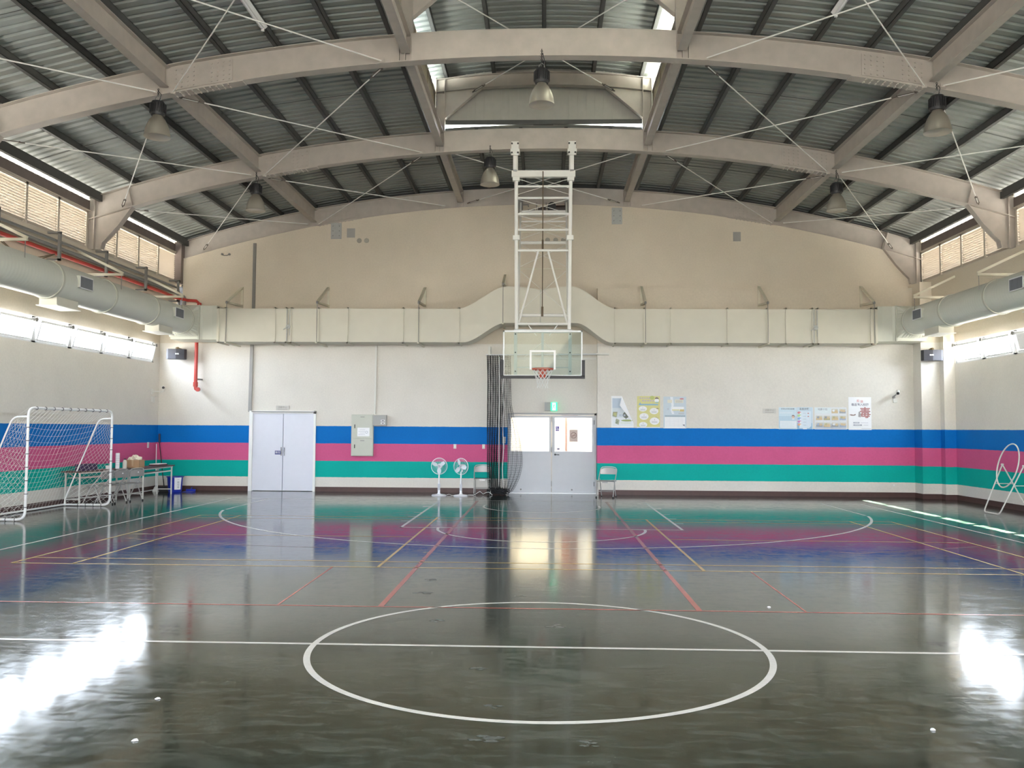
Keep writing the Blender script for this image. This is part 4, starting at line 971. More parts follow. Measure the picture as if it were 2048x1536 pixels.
def d1(rect, poly, oval, txt, mb, mats):
    sky, sky2, gr, dk, lg = C('sky', 0.42,0.52,0.62), C('sky2', 0.58,0.65,0.68), C('grass', 0.28,0.36,0.05), C('treedark', 0.05,0.075,0.03), C('leaf', 0.17,0.20,0.07)
    rect(0.05, 0.80, 0.60, 0.93, sky); rect(0.05, 0.75, 0.30, 0.62, sky2); rect(0.05, 0.95, 0.05, 0.32, PW)
    poly([(0.05,0.36),(0.24,0.32),(0.28,0.50),(0.08,0.50)], C('cubeside', 0.25,0.26,0.12)); poly([(0.10,0.40),(0.22,0.36),(0.24,0.46),(0.12,0.47)], C('leafyellow', 0.42,0.42,0.10))
    poly([(0.17,0.14),(0.33,0.09),(0.37,0.24),(0.22,0.29)], C('cubeleaf', 0.30,0.34,0.20))
    for k in range(6): oval(0.20+0.025*(k%3)+0.02, 0.14+0.03*(k%4), 0.018, 0.015, leafm)
    oval(0.66, 0.40, 0.14, 0.10, dk); rect(0.64, 0.68, 0.27, 0.32, dk); oval(0.70, 0.225, 0.26, 0.03, gr)
    txt('環境教育', 0.045, 0.55, 0.17, gr) if False else None
    rect(0.42, 0.86, 0.14, 0.155, C('palegreen', 0.55,0.66,0.42))
    for k in range(3): rect(0.36+0.10*k, 0.43+0.10*k, 0.36, 0.42, C('bluegrey', 0.38,0.46,0.54))
leafm = C('leafgreen', 0.10,0.14,0.05)
def curl(x0, x1, z0, z1, y=16.25):
    w, h = x1-x0, z1-z0
    o = root('torn_poster', 'nature poster with its top right corner peeled down white', 'poster', ((x0+x1)/2, y, z0))
    return o
xa, xb, za, zb_ = 1.82, 2.41, 1.765, 2.60
o = root('torn_poster', 'nature poster with its top right corner folded down, showing white back', 'poster', ((xa+xb)/2, 16.25, za))
tmp = poster('x', xa, xb, za, zb_, WH, 'x', d1)
tme = tmp.data; tmp_loc = tmp.location.copy(); bpy.data.objects.remove(tmp)
# cut the printed sheet along the fold line u=0.47,v=1 -> u=1,v=0.12
import bmesh
bm = bmesh.new(); bm.from_mesh(tme)
fx0, fz0, fx1, fz1 = xa+0.47*(xb-xa), zb_, xb+0.005, za+0.12*(zb_-za)
nrm = Vector((-(fz1-fz0), 0, fx1-fx0)).normalized()
bmesh.ops.bisect_plane(bm, geom=bm.verts[:]+bm.edges[:]+bm.faces[:], plane_co=Vector((fx0,16.25,fz0))-tmp_loc, plane_no=nrm, clear_outer=True)
bm.to_mesh(tme); bm.free()
sh = bpy.data.objects.new('printed_sheet', tme); COL.objects.link(sh); sh.parent = o; sh.location = tmp_loc-o.location
mb = MB(); pk = Vector((xa+0.36*(xb-xa), 16.13, za+0.70*(zb_-za)))
mb.add([(fx0,16.243,fz0), (fx1,16.243,fz1), pk, (fx0-0.015,16.20,fz0-0.10)], [(0,1,2),(0,2,3)])
part(o, 'folded_corner', mb, PAPER, label='white folded-down corner')
def d2(rect, poly, oval, txt, mb, mats):
    ye, bl, br, pk = C('yellowgreen', 0.60,0.58,0.10), C('bannerblue', 0.14,0.38,0.56), C('mushroombrown', 0.15,0.09,0.05), C('lilac', 0.45,0.36,0.48)
    rect(0.0, 1.0, 0.0, 0.03, PW); oval(0.66,0.95,0.10,0.06, C('limegreen', 0.42,0.48,0.05))
    rect(0.08, 0.92, 0.71, 0.755, bl); poly([(0.08,0.73),(0.13,0.81),(0.18,0.74)], bl)
    txt('健康促進', 0.35, 0.93, 0.075, pk) if False else None
    for k in range(5): oval(0.14+0.10*k, 0.935, 0.035, 0.022, pk)
    for k in range(5): oval(0.26+0.11*k, 0.855, 0.04, 0.024, pk)
    oval(0.86, 0.86, 0.10, 0.06, WH); poly([(0.77,0.91),(0.80,0.955),(0.86,0.975),(0.92,0.955),(0.96,0.91)], br); rect(0.80,0.93,0.79,0.82, C('teal', 0.15,0.45,0.40))
    for i, (u, v, a, b, nn) in enumerate(((0.25,0.60,0.18,0.085,'1'), (0.74,0.53,0.19,0.10,'2'), (0.30,0.36,0.20,0.105,'3'), (0.76,0.215,0.21,0.115,'4'), (0.26,0.10,0.18,0.085,'5'))):
        oval(u, v, a, b, WH); txt(nn, u, v+0.04, 0.05, C('digitplum', 0.40,0.15,0.25))
        for k in range(3): rect(u-a*0.6, u+a*0.6, v-0.012-0.022*k, v-0.004-0.022*k, INK)
    poly([(0.82,0.60),(0.86,0.625),(0.92,0.625),(0.95,0.60)], br); oval(0.90,0.31,0.02,0.012, br); oval(0.83,0.335,0.02,0.012, br)
poster('wall_poster', 2.50, 3.10, 1.762, 2.60, C('posteryellow', 0.62,0.58,0.16), 'yellow green poster with numbered white bubbles', d2)
def d3(rect, poly, oval, txt, mb, mats):
    lb, cr_, gl, st = C('paleblue', 0.52,0.62,0.68), C('creambox', 0.68,0.65,0.52), C('gold', 0.60,0.45,0.10), C('steelblue', 0.25,0.34,0.40)
    rect(0.0, 1.0, 0.0, 0.02, PW); poly([(0.30,0.99),(0.42,0.99),(0.46,0.72),(0.36,0.68)], PW); poly([(0.32,0.66),(0.44,0.70),(0.42,0.58),(0.48,0.45),(0.38,0.45),(0.30,0.60)], PW) if False else poly([(0.33,0.68),(0.45,0.72),(0.41,0.58),(0.31,0.58)], PW); poly([(0.31,0.58),(0.41,0.58),(0.48,0.45),(0.38,0.45)], PW)
    rect(0.18, 0.38, 0.80, 0.90, cr_); rect(0.50, 0.87, 0.80, 0.91, cr_); oval(0.80, 0.93, 0.09, 0.022, C('redseal', 0.55,0.08,0.12))
    rect(0.38, 0.90, 0.56, 0.68, WH); rect(0.38, 0.70, 0.555, 0.60, C('lemon', 0.66,0.62,0.30)); rect(0.72, 0.90, 0.53, 0.60, gl); rect(0.66, 0.90, 0.44, 0.50, C('greybox', 0.45,0.48,0.50))
    rect(0.06, 0.95, 0.36, 0.41, st); rect(0.06, 0.95, 0.0, 0.36, WH)
    for k in range(8): rect(0.10, 0.90, 0.06+0.036*k, 0.064+0.036*k, C('rule', 0.55,0.57,0.60))
    for k in range(4): rect(0.28+0.18*k, 0.284+0.18*k, 0.04, 0.34, C('rule', 0.55,0.57,0.60))
    poly([(0.84,0.12),(0.93,0.12),(0.93,0.05),(0.90,0.09),(0.86,0.08)], DINK)
    for k in range(3): rect(0.54, 0.83, 0.82+0.025*k, 0.828+0.025*k, INK)
    txt('+', 0.20, 0.60, 0.10, INK)
poster('wall_poster', 3.19, 3.79, 1.755, 2.59, C('bluegreyposter', 0.50,0.58,0.63), 'pale blue poster with a white table in its lower part', d3)
def d4(rect, poly, oval, txt, mb, mats):
    b1, b2, sk = C('blueA', 0.40,0.56,0.66), C('blueB', 0.52,0.66,0.73), C('skin', 0.66,0.45,0.33)
    rect(0.02, 0.98, 0.0, 0.62, b1); rect(0.02, 0.98, 0.60, 0.98, b2)
    txt('校園公共安全宣導', 0.50, 0.92, 0.043, DINK, 0.001)
    for k in range(2): rect(0.06, 0.78, 0.72+0.05*k, 0.735+0.05*k, PW)
    oval(0.80, 0.55, 0.075, 0.065, sk); poly([(0.71,0.58),(0.73,0.635),(0.80,0.655),(0.88,0.62),(0.89,0.57),(0.80,0.60)], C('hairbrown', 0.17,0.06,0.05)); rect(0.74,0.86,0.45,0.49, WH)
    rect(0.06, 0.97, 0.05, 0.38, PW)
    for k in range(4): rect(0.12, 0.85-0.1*(k%2), 0.11+0.06*k, 0.122+0.06*k, b2)
poster('wall_poster', 6.20, 6.67, 1.75, 2.325, C('pb1', 0.66,0.72,0.75), 'pale blue poster with one small face, left of the colour list', d4)
def d5(rect, poly, oval, txt, mb, mats):
    rect(0.0, 0.95, 0.0, 0.30, C('blueC', 0.22,0.42,0.60)); rect(0.0, 0.95, 0.28, 0.99, C('blueD', 0.50,0.62,0.70)); poly([(0.14,0.05),(0.75,0.05),(0.88,0.15),(0.88,0.82),(0.14,0.82)], C('paleblueB', 0.64,0.73,0.80))
    txt('急救步驟', 0.45, 0.91, 0.062, DINK, 0.001)
    for k, c in enumerate(((0.60,0.10,0.10), (0.35,0.62,0.15), (0.10,0.30,0.65), (0.50,0.10,0.38), (0.75,0.32,0.12))):
        v = 0.75-0.135*k; oval(0.14, v, 0.12, 0.05, C('step%d' % k, *c)); oval(0.22, v-0.02, 0.06, 0.028, WH); rect(0.38, 0.56, v-0.03, v-0.018, INK); oval(0.70, v-0.03, 0.05, 0.025, C('stepend%d' % (k > 1), *((0.50,0.14,0.12) if k < 2 else (0.72,0.74,0.80))))
    rect(0.35, 0.60, 0.0, 0.05, PW)
poster('wall_poster', 6.675, 7.09, 1.752, 2.33, C('pb2', 0.60,0.68,0.74), 'blue poster listing five coloured steps', d5)
def d6(rect, poly, oval, txt, mb, mats):
    rect(0.02, 0.50, 0.72, 0.98, C('paleaqua', 0.66,0.74,0.75)); rect(0.02, 0.98, 0.02, 0.14, C('greyblueA', 0.50,0.53,0.60))
    txt('地震十招', 0.25, 0.90, 0.062, INK, 0.001); rect(0.04, 0.44, 0.80, 0.815, PW); rect(0.04, 0.40, 0.765, 0.775, PW)
    tans, olive, slate, blue = C('phototan', 0.58,0.42,0.20), C('photoolive', 0.40,0.36,0.14), C('photoslate', 0.24,0.26,0.30), C('photoblue', 0.28,0.36,0.52)
    cells = [(0.53,0.73),(0.77,0.73),(0.04,0.42),(0.28,0.42),(0.53,0.42),(0.77,0.42),(0.04,0.11),(0.28,0.11),(0.53,0.11),(0.77,0.11)]
    for k, (u, v) in enumerate(cells):
        a, b = [(tans,PW),(slate,tans),(tans,slate),(olive,slate),(tans,olive),(blue,olive),(slate,blue),(tans,olive),(slate,PW),(blue,tans)][k]
        rect(u, u+0.20, v, v+0.20, C('photobg', 0.55,0.52,0.42)); rect(u, u+0.20, v, v+0.10, a); oval(u+0.07, v+0.12, 0.045, 0.05, b); oval(u+0.14, v+0.10, 0.05, 0.045, tans)
poster('wall_poster', 7.13, 7.96, 1.752, 2.33, C('pb3', 0.70,0.72,0.74), 'wide poster with a grid of ten small photos', d6)
def d7(rect, poly, oval, txt, mb, mats):
    rdk, rd = C('rustred', 0.36,0.08,0.07), C('signred', 0.62,0.20,0.20)
    txt('拒', 0.42, 0.88, 0.075, rd, 0.001); txt('絕', 0.58, 0.86, 0.075, rd, 0.001)
    txt('毒品進入校園', 0.50, 0.765, 0.074, C('slateink', 0.20,0.20,0.27), 0.002)
    txt('毒', 0.72, 0.50, 0.30, rdk, 0.006)
    poly([(0.03,0.46),(0.10,0.475),(0.22,0.46),(0.30,0.49),(0.32,0.455),(0.24,0.43),(0.12,0.43)], C('handbrown', 0.22,0.12,0.09)); poly([(0.42,0.40),(0.52,0.38),(0.54,0.46),(0.50,0.56),(0.44,0.55)], C('smudge', 0.30,0.27,0.26))
    for v, t in ((0.215, '防毒專線'), (0.145, '教育部反毒')):
        a = 0.30 if v > 0.2 else 0.42
        rect(0.20, 0.20+a*0.9, v-0.022, v+0.022, C('pillgrey', 0.30,0.31,0.38)); txt(t, 0.20+a*0.45, v, 0.026, WH); rect(0.52 if v > 0.2 else 0.64, 0.85, v-0.008, v+0.008, C('rule2', 0.55,0.55,0.60))
    rect(0.55, 0.98, 0.03, 0.045, C('rule2', 0.55,0.55,0.60))
poster('wall_poster', 8.01, 8.60, 1.745, 2.60, PAPER, 'tall white poster with one large dark red character', d7)

# ------------------------------------------------------------------ loudspeakers and cameras
def speaker(x, y, z, rz, mirror, lab, wall):
    o = root('loudspeaker', lab, 'speaker', (x, y, z), rz, 'dark loudspeakers under the ducts')
    w, dp, h = 0.26, 0.20, 0.135
    front = [(-w, -0.05), (-w+0.05, -0.12), (0, -0.165), (w-0.05, -0.12), (w, -0.05)]
    mb = MB(); mb.prism(front+[(w*0.75, 0.15), (-w*0.75, 0.15)], 'Z', -h, h); part(o, 'cabinet', mb, mat('speaker_black', (0.035,0.035,0.042), 0.5), world=False)
    mb = MB(); fr = [(u*0.97, v-0.008) for u, v in front]
    mb.loft([[(u, v, -h+0.012), (u, v+0.007, -h+0.012), (u, v+0.007, h-0.012), (u, v, h-0.012)] for u, v in fr]); part(o, 'grille', mb, mat('speaker_grille', (0.06,0.06,0.072), 0.7, 0, 0.3, 90), world=False)
    mb = MB(); mb.text('BMB', 0.05, (-mirror*-0.03, -0.178, 0.0), bold=0.002); part(o, 'badge', mb, PAPER, world=False, label='white maker badge')
    mb = MB(); mb.lathe([(0,0),(0.04,0.0),(0.045,0.03),(0.03,0.06),(0,0.065)], (0.02, 0.0, h), 12); mb.tube([(0.02,0,h+0.05),(-0.03,0.0,h+0.05),(-0.05,0.0,h)], 0.006, 6)
    mb.beam((0.02,0.02,h+0.04), (wall[0], wall[1], h+0.04), 0.03, 0.02); part(o, 'mounting_bracket', mb, mat('brass_brown', (0.16,0.11,0.05), 0.5, 0.3), world=False)
speaker(-9.83, 16.15, 3.66, 0.25, 1, 'dark loudspeaker on the back wall beside the red pipe', (0.06, 0.36))
speaker(9.87, 15.55, 3.64, -0.2, -1, 'dark loudspeaker on the right corner column', (0.0, 0.24))
o = root('security_camera', 'white bullet camera on an arm near the right posters', 'camera', (9.21, 16.25, 2.5))
mb = MB(); mb.cbox(9.16, 9.26, 16.21, 16.25, 2.46, 2.57, 0.005); part(o, 'junction_box', mb, OFFWHITE)
mb = MB(); mb.tube([(9.18,16.24,2.60),(9.13,16.1,2.62),(9.14,15.98,2.66)], 0.016, 8); mb.lathe([(0,0),(0.04,0),(0.04,0.02),(0,0.02)], (9.18,16.23,2.60), 10, 'Y'); part(o, 'arm', mb, TRUNK, True)
mb = MB(); mb.tube([(9.23,16.08,2.75),(9.155,15.90,2.69)], 0.042, 12); part(o, 'camera_body', mb, WHITE, True)
mb = MB(); mb.tube([(9.156,15.902,2.691),(9.150,15.888,2.686)], 0.036, 12); part(o, 'lens', mb, BLACK)
o = root('security_camera', 'small camera on a long white arm on the left wall', 'camera', (-XW, 16.1, 2.55))
mb = MB(); mb.cbox(-XW, -XW+0.05, 16.02, 16.16, 2.36, 2.52, 0.005); part(o, 'junction_box', mb, OFFWHITE)
mb = MB(); mb.box(-XW, -XW+0.03, 16.02, 16.12, 2.58, 2.72); mb.beam((-XW+0.02,16.07,2.65),(-10.12,16.05,2.655),0.03,0.03); mb.tube([(-XW+0.04,16.08,2.5),(-10.3,16.06,2.52),(-10.15,16.05,2.64)], 0.006, 5); part(o, 'arm', mb, OFFWHITE)
mb = MB(); mb.lathe([(0,0),(0.035,0),(0.04,0.05),(0.0,0.055)], (-10.13,16.05,2.66), 12); mb.lathe([(0.03,0),(0.05,0.02),(0.05,0.06),(0.0,0.09)], (-10.13,16.05,2.72), 14); part(o, 'camera_body', mb, OFFWHITE, True)
mb = MB(); mb.lathe([(0,0),(0.028,0.005),(0.034,0.03),(0.028,0.055),(0,0.06)], (-10.11,15.975,2.755), 12, 'Y'); part(o, 'lens', mb, BLACK, True)

# ------------------------------------------------------------------ basketball goal hung from the roof
o = root('basketball_goal', 'white ceiling hung basketball goal with glass backboard over the doors', 'basketball hoop', (0.01, 12.8, 2.9))
gx = 0.008
def mast_y(z): return 12.93 - (z-4.0)/(7.82-4.0)*1.03
for sx in (-1, 1):
    mb = MB(); mb.tube([(gx+sx*0.60, mast_y(7.88), 7.88), (gx+sx*0.60, mast_y(4.0), 4.0)], 0.042, 10); part(o, 'mast_post', mb, MASTW, True)
    mb = MB(); mb.box(gx+sx*0.62-0.10, gx+sx*0.62+0.10, 11.73, 11.97, 7.72, 7.79); mb.box(gx+sx*0.62-0.08, gx+sx*0.62+0.08, 11.72, 11.75, 7.65, 7.95); mb.box(gx+sx*0.62-0.04, gx+sx*0.62+0.04, 11.78, 11.92, 7.35, 7.8)
    cl_ = part(o, 'beam_clamp', mb, MASTW); mb = MB()
    for dx in (-0.065, 0.065):
        for zz in (7.70, 7.90): mb.lathe([(0,0),(0.018,0),(0.018,-0.03),(0,-0.03)], (gx+sx*0.62+dx, 11.72, zz), 6, 'Y')
    part(cl_, 'clamp_bolt', mb, BLACK)
    for zz in (7.22, 5.98):
        mb = MB(); yy = mast_y(zz); mb.box(gx+sx*0.60-0.075, gx+sx*0.60+0.075, yy-0.06, yy+0.06, zz-0.05, zz+0.05); part(o, 'post_collar', mb, MASTW)
mb = MB(); mb.box(gx-0.70, gx+0.70, mast_y(7.32)-0.05, mast_y(7.32)+0.05, 7.25, 7.39); part(o, 'header_beam', mb, MASTW)
for zz, r in ((7.065, 0.026), (6.825, 0.024), (6.49, 0.024), (6.152, 0.024), (5.715, 0.028), (4.11, 0.03)):
    mb = MB(); mb.tube([(gx-0.6, mast_y(zz), zz), (gx+0.6, mast_y(zz), zz)], r, 8); part(o, 'rung', mb, MASTW, True)
for sx in (-1, 1):
    mb = MB(); mb.tube([(gx+sx*0.11, mast_y(5.7), 5.70), (gx+sx*0.55, mast_y(4.13)+0.02, 4.13)], 0.022, 8); part(o, 'diagonal_strut', mb, MASTW, True)
mb = MB()
for z0, z1 in ((7.22, 6.9), (6.80, 6.5), (6.46, 6.17)):
    for sx in (-1, 1): mb.tube([(gx-sx*0.56, mast_y(z0), z0), (gx+sx*0.56, mast_y(z1), z1)], 0.006, 5)
part(o, 'cross_wire', mb, MASTW)
# rear folding brace
def rear(t): return (16.2+(13.05-16.2)*t, 7.82+(4.28-7.82)*t)
for sx in (-1, 1):
    mb = MB(); a, b = rear(0), rear(1); mb.beam((gx+sx*0.61, a[0], a[1]), (gx+sx*0.57, b[0], b[1]), 0.05, 0.06); part(o, 'rear_brace', mb, MASTW)
    mb = MB(); mb.box(gx+sx*0.62-0.06, gx+sx*0.62+0.06, 16.1, 16.42, 7.5, 7.9); part(o, 'rear_hanger', mb, GREYP)
for t, r in ((0.20, 0.022), (0.30, 0.012), (0.395, 0.04), (0.62, 0.014), (0.985, 0.036)):
    yy, zz = rear(t); mb = MB(); mb.tube([(gx-0.58, yy, zz), (gx+0.58, yy, zz)], r, 8); part(o, 'rear_rung', mb, MASTW if r > 0.02 else CREAM, True)
mb = MB()
for t0, t1 in ((0.22, 0.36), (0.42, 0.60), (0.64, 0.96)):
    for sx in (-1, 1):
        a, b = rear(t0), rear(t1); mb.tube([(gx-sx*0.55, a[0], a[1]), (gx+sx*0.55, b[0], b[1])], 0.006, 5)
for sx in (-1, 1): mb.tube([(gx-sx*0.15, 12.97, 3.85), (gx-sx*0.38, 12.95, 4.15)], 0.012, 6)
for sx in (-1, 1): mb.tube([(gx-sx*0.05, 12.97, 3.75), (gx+sx*0.42, 12.97, 3.35)], 0.007, 5)
part(o, 'rear_wire', mb, MASTW)
mb = MB(); mb.tube([(gx-0.01, 11.95, 7.36), (gx-0.01, 12.4, 6.0), (gx-0.015, 12.9, 4.32)], 0.013, 6); mb.tube([(gx-0.012, 12.86, 4.5), (gx-0.015, 12.9, 4.28)], 0.025, 8); mb.tube([(gx-0.01,12.44,5.95),(gx-0.01,12.5,5.75)], 0.022, 8)
part(o, 'hoist_cable', mb, mat('rusty_cable', (0.10,0.07,0.04), 0.7))
w_ = root('hoist_motor', 'dark electric hoist on a white shelf behind the mast top', 'motor', (gx, 16.1, 7.42))
mb = MB(); mb.box(gx-0.58, gx+0.58, 15.95, 16.35, 7.42, 7.50); part(w_, 'shelf', mb, MASTW)
mb = MB(); mb.lathe([(0,-0.12),(0.11,-0.12),(0.12,0),(0.11,0.12),(0,0.12)], (gx+0.22, 16.1, 7.62), 16, 'Y'); part(w_, 'drum', mb, BLACK, True)
mb = MB(); mb.lathe([(0,-0.14),(0.08,-0.14),(0.085,0.14),(0,0.14)], (gx+0.45, 16.1, 7.585), 14, 'X'); mb.box(gx-0.15, gx+0.06, 16.0, 16.25, 7.5, 7.60); part(w_, 'motor_body', mb, mat('motor_brown', (0.05,0.035,0.03), 0.5), True)
mb = MB(); mb.beam((gx-0.18,16.0,7.5),(gx-0.18,16.0,7.72),0.02,0.02); mb.beam((gx+0.07,16.0,7.5),(gx+0.07,16.0,7.72),0.02,0.02); mb.tube([(gx-0.55,16.0,7.66),(gx-0.4,16.0,7.66),(gx-0.4,16.0,7.6)],0.015,6); mb.box(gx-0.42,gx-0.22,16.0,16.1,7.5,7.54); part(w_, 'shelf_bracket', mb, GREYP)
# backboard
bz0, bz1 = 2.905, 3.95
mb = MB(); mb.box(gx-0.87, gx+0.87, 12.80, 12.812, bz0+0.03, bz1-0.03); bb = part(o, 'backboard_glass', mb, ACRYL)
mb = MB()
for a in ((gx-0.90, gx-0.868, bz0, bz1), (gx+0.868, gx+0.90, bz0, bz1), (gx-0.90, gx+0.90, bz1-0.04, bz1), (gx-0.90, gx+0.90, bz0, bz0+0.03)): mb.box(a[0], a[1], 12.79, 12.84, a[2], a[3])
part(bb, 'backboard_frame', mb, mat('backboard_alu', (0.58,0.60,0.60), 0.4, 0.2))
mb = MB(); tz0, tz1 = 3.06, 3.50
for a in ((gx-0.295, gx-0.25, tz0, tz1), (gx+0.25, gx+0.295, tz0, tz1), (gx-0.25, gx+0.25, tz1-0.045, tz1)): mb.box(a[0], a[1], 12.794, 12.799, a[2], a[3])
part(bb, 'target_square', mb, WHITE)
mb = MB()
mb.box(gx-0.955, gx+0.955, 12.77, 12.85, bz0-0.05, bz0+0.015); mb.box(gx-0.955, gx-0.885, 12.77, 12.85, bz0, bz0+0.37); mb.box(gx+0.885, gx+0.955, 12.77, 12.85, bz0, bz0+0.37)
part(bb, 'edge_padding', mb, BLACK)
mb = MB()
for xx, w in ((gx-0.62, 0.075), (gx+0.62, 0.075), (gx-0.005, 0.055)): mb.box(xx-w/2, xx+w/2, 12.86, 12.92, bz0+0.04 if w > 0.06 else 3.05, bz1)
mb.box(gx-0.66, gx+0.66, 12.86, 12.92, bz1-0.05, bz1+0.03); mb.box(gx-0.62, gx+0.62, 12.87, 12.90, 3.10, 3.125)
sf = part(o, 'board_support_frame', mb, mat('support_grey', (0.50,0.53,0.53), 0.45)); mb = MB()
for xx in (gx-0.62, gx+0.62):
    for zz in (3.02, 3.45, 3.87): mb.lathe([(0,0),(0.016,0),(0.016,-0.05),(0,-0.05)], (xx, 12.86, zz), 8, 'Y')
part(sf, 'frame_bolt', mb, BLACK)
mb = MB(); mb.torus((gx, 12.425, 3.05), 0.235, 0.010, 'Z', 40, 8)
mb.box(gx-0.09, gx+0.09, 12.67, 12.79, 2.955, 3.06); mb.prism([(12.66,3.05),(12.79,3.05),(12.79,2.86),(12.74,2.87)], 'X', gx-0.075, gx+0.075)
for sx in (-1, 1): mb.tube([(gx+sx*0.08,12.76,3.03),(gx+sx*0.17,12.60,3.045)], 0.012, 6)
mb.torus((gx, 12.425, 3.028), 0.228, 0.006, 'Z', 40, 6)
ri = part(o, 'rim', mb, ORANGE, True)
mb = MB(); K = 12; rows = 6; rad = [0.225, 0.20, 0.17, 0.145, 0.125, 0.118, 0.125]
for j in range(rows):
    for k in range(K):
        for dsgn in (-0.5, 0.5):
            t0 = 2*math.pi*(k+0.5*(j % 2))/K; t1 = t0+dsgn*2*math.pi/K
            r0, r1 = rad[j], rad[j+1]; z0, z1 = 3.03-0.068*j, 3.03-0.068*(j+1)
            mb.tube([(gx+r0*math.cos(t0), 12.425+r0*math.sin(t0), z0), (gx+r1*math.cos(t1), 12.425+r1*math.sin(t1), z1)], 0.0045, 4)
part(o, 'net', mb, WNET)

# ------------------------------------------------------------------ black ball-stop net on its rail
o = root('curtain_rail', 'grey horizontal rail carrying the black net over the doors', 'rail', (0.1, 16.2, 3.66))
mb = MB(); mb.tube([(-1.5, 16.1, 3.665), (1.75, 16.1, 3.70)], 0.018, 8); part(o, 'rail', mb, ALU, True)
mb = MB(); mb.box(1.42, 1.75, 16.07, 16.25, 3.68, 3.73); mb.box(-1.44, -1.38, 16.08, YB, 3.66, 3.90); part(o, 'rail_bracket', mb, OFFWHITE)
mb = MB(); mb.box(-0.70, 1.44, 16.46, YB, 3.58, 3.63); part(o, 'wall_batten', mb, OFFWHITE)
o = root('safety_net', 'black ball stop net gathered and hanging to the floor by the doors', 'net', (-1.1, 16.0, 0))
def net_sheet(fx, fy, nu, nv, z0, z1, r, nn=3):
    mb = MB()
    def P(u, v): return Vector((fx(u, v), fy(u, v), z1+(z0-z1)*v))
    for i in range(nu+1):
        mb.tube([P(i/nu, j/nv) for j in range(nv+1)], r, nn)
    for j in range(nv+1):
        mb.tube([P(i/nu, j/nv) for i in range(nu+1)], r, nn)
    return mb
rr = random.Random(3)
def bx(u, v):
    w = 0.40+0.06*math.sin(v*3.2)-0.12*v*v; c = -1.27+0.06*v+0.02*math.sin(5*v)
    return c+(u-0.5)*w+0.02*math.sin(u*40+v*5)
def by(u, v): return 15.98+0.09*math.sin(u*34+1.5*math.sin(v*4))+0.03*math.sin(u*91)-0.10*v
part(o, 'gathered_panel', net_sheet(bx, by, 64, 70, 0.05, 3.64, 0.0042), DARKNET)
def lx(u, v):
    x = -1.05+0.22*u
    return x+0.03*v*u+u*0.30*max(0, math.sin(math.pi*min(1, max(0, (v-0.34)/0.66))**1.5))**0.9+0.010*math.sin(30*u+9*v)
def ly(u, v): return 16.0+0.06*math.sin(u*17+v*3)-0.05*v
part(o, 'loose_panel', net_sheet(lx, ly, 20, 76, 0.06, 3.63, 0.0032), DARKNET)
mb = MB()
for k in range(26):
    x, y = -1.13+rr.uniform(-0.22, 0.24), 15.82+rr.uniform(-0.10, 0.14); pts = []
    for q in range(7): pts.append((x+rr.uniform(-0.12,0.12), y+rr.uniform(-0.09,0.09), max(0.02, rr.uniform(0.015,0.19))))
    mb.tube(pts, 0.012, 5)
part(o, 'bunched_foot', mb, DARKNET)
mb = MB(); mb.tube([(-1.02+0.012*math.sin(20*t), 15.90, 3.6-3.4*t) for t in lin(0, 1, 30)], 0.011, 5); mb.tube([(-1.13, 15.86, 3.6), (-1.12, 15.84, 0.2)], 0.010, 5); part(o, 'draw_cord', mb, WNET)

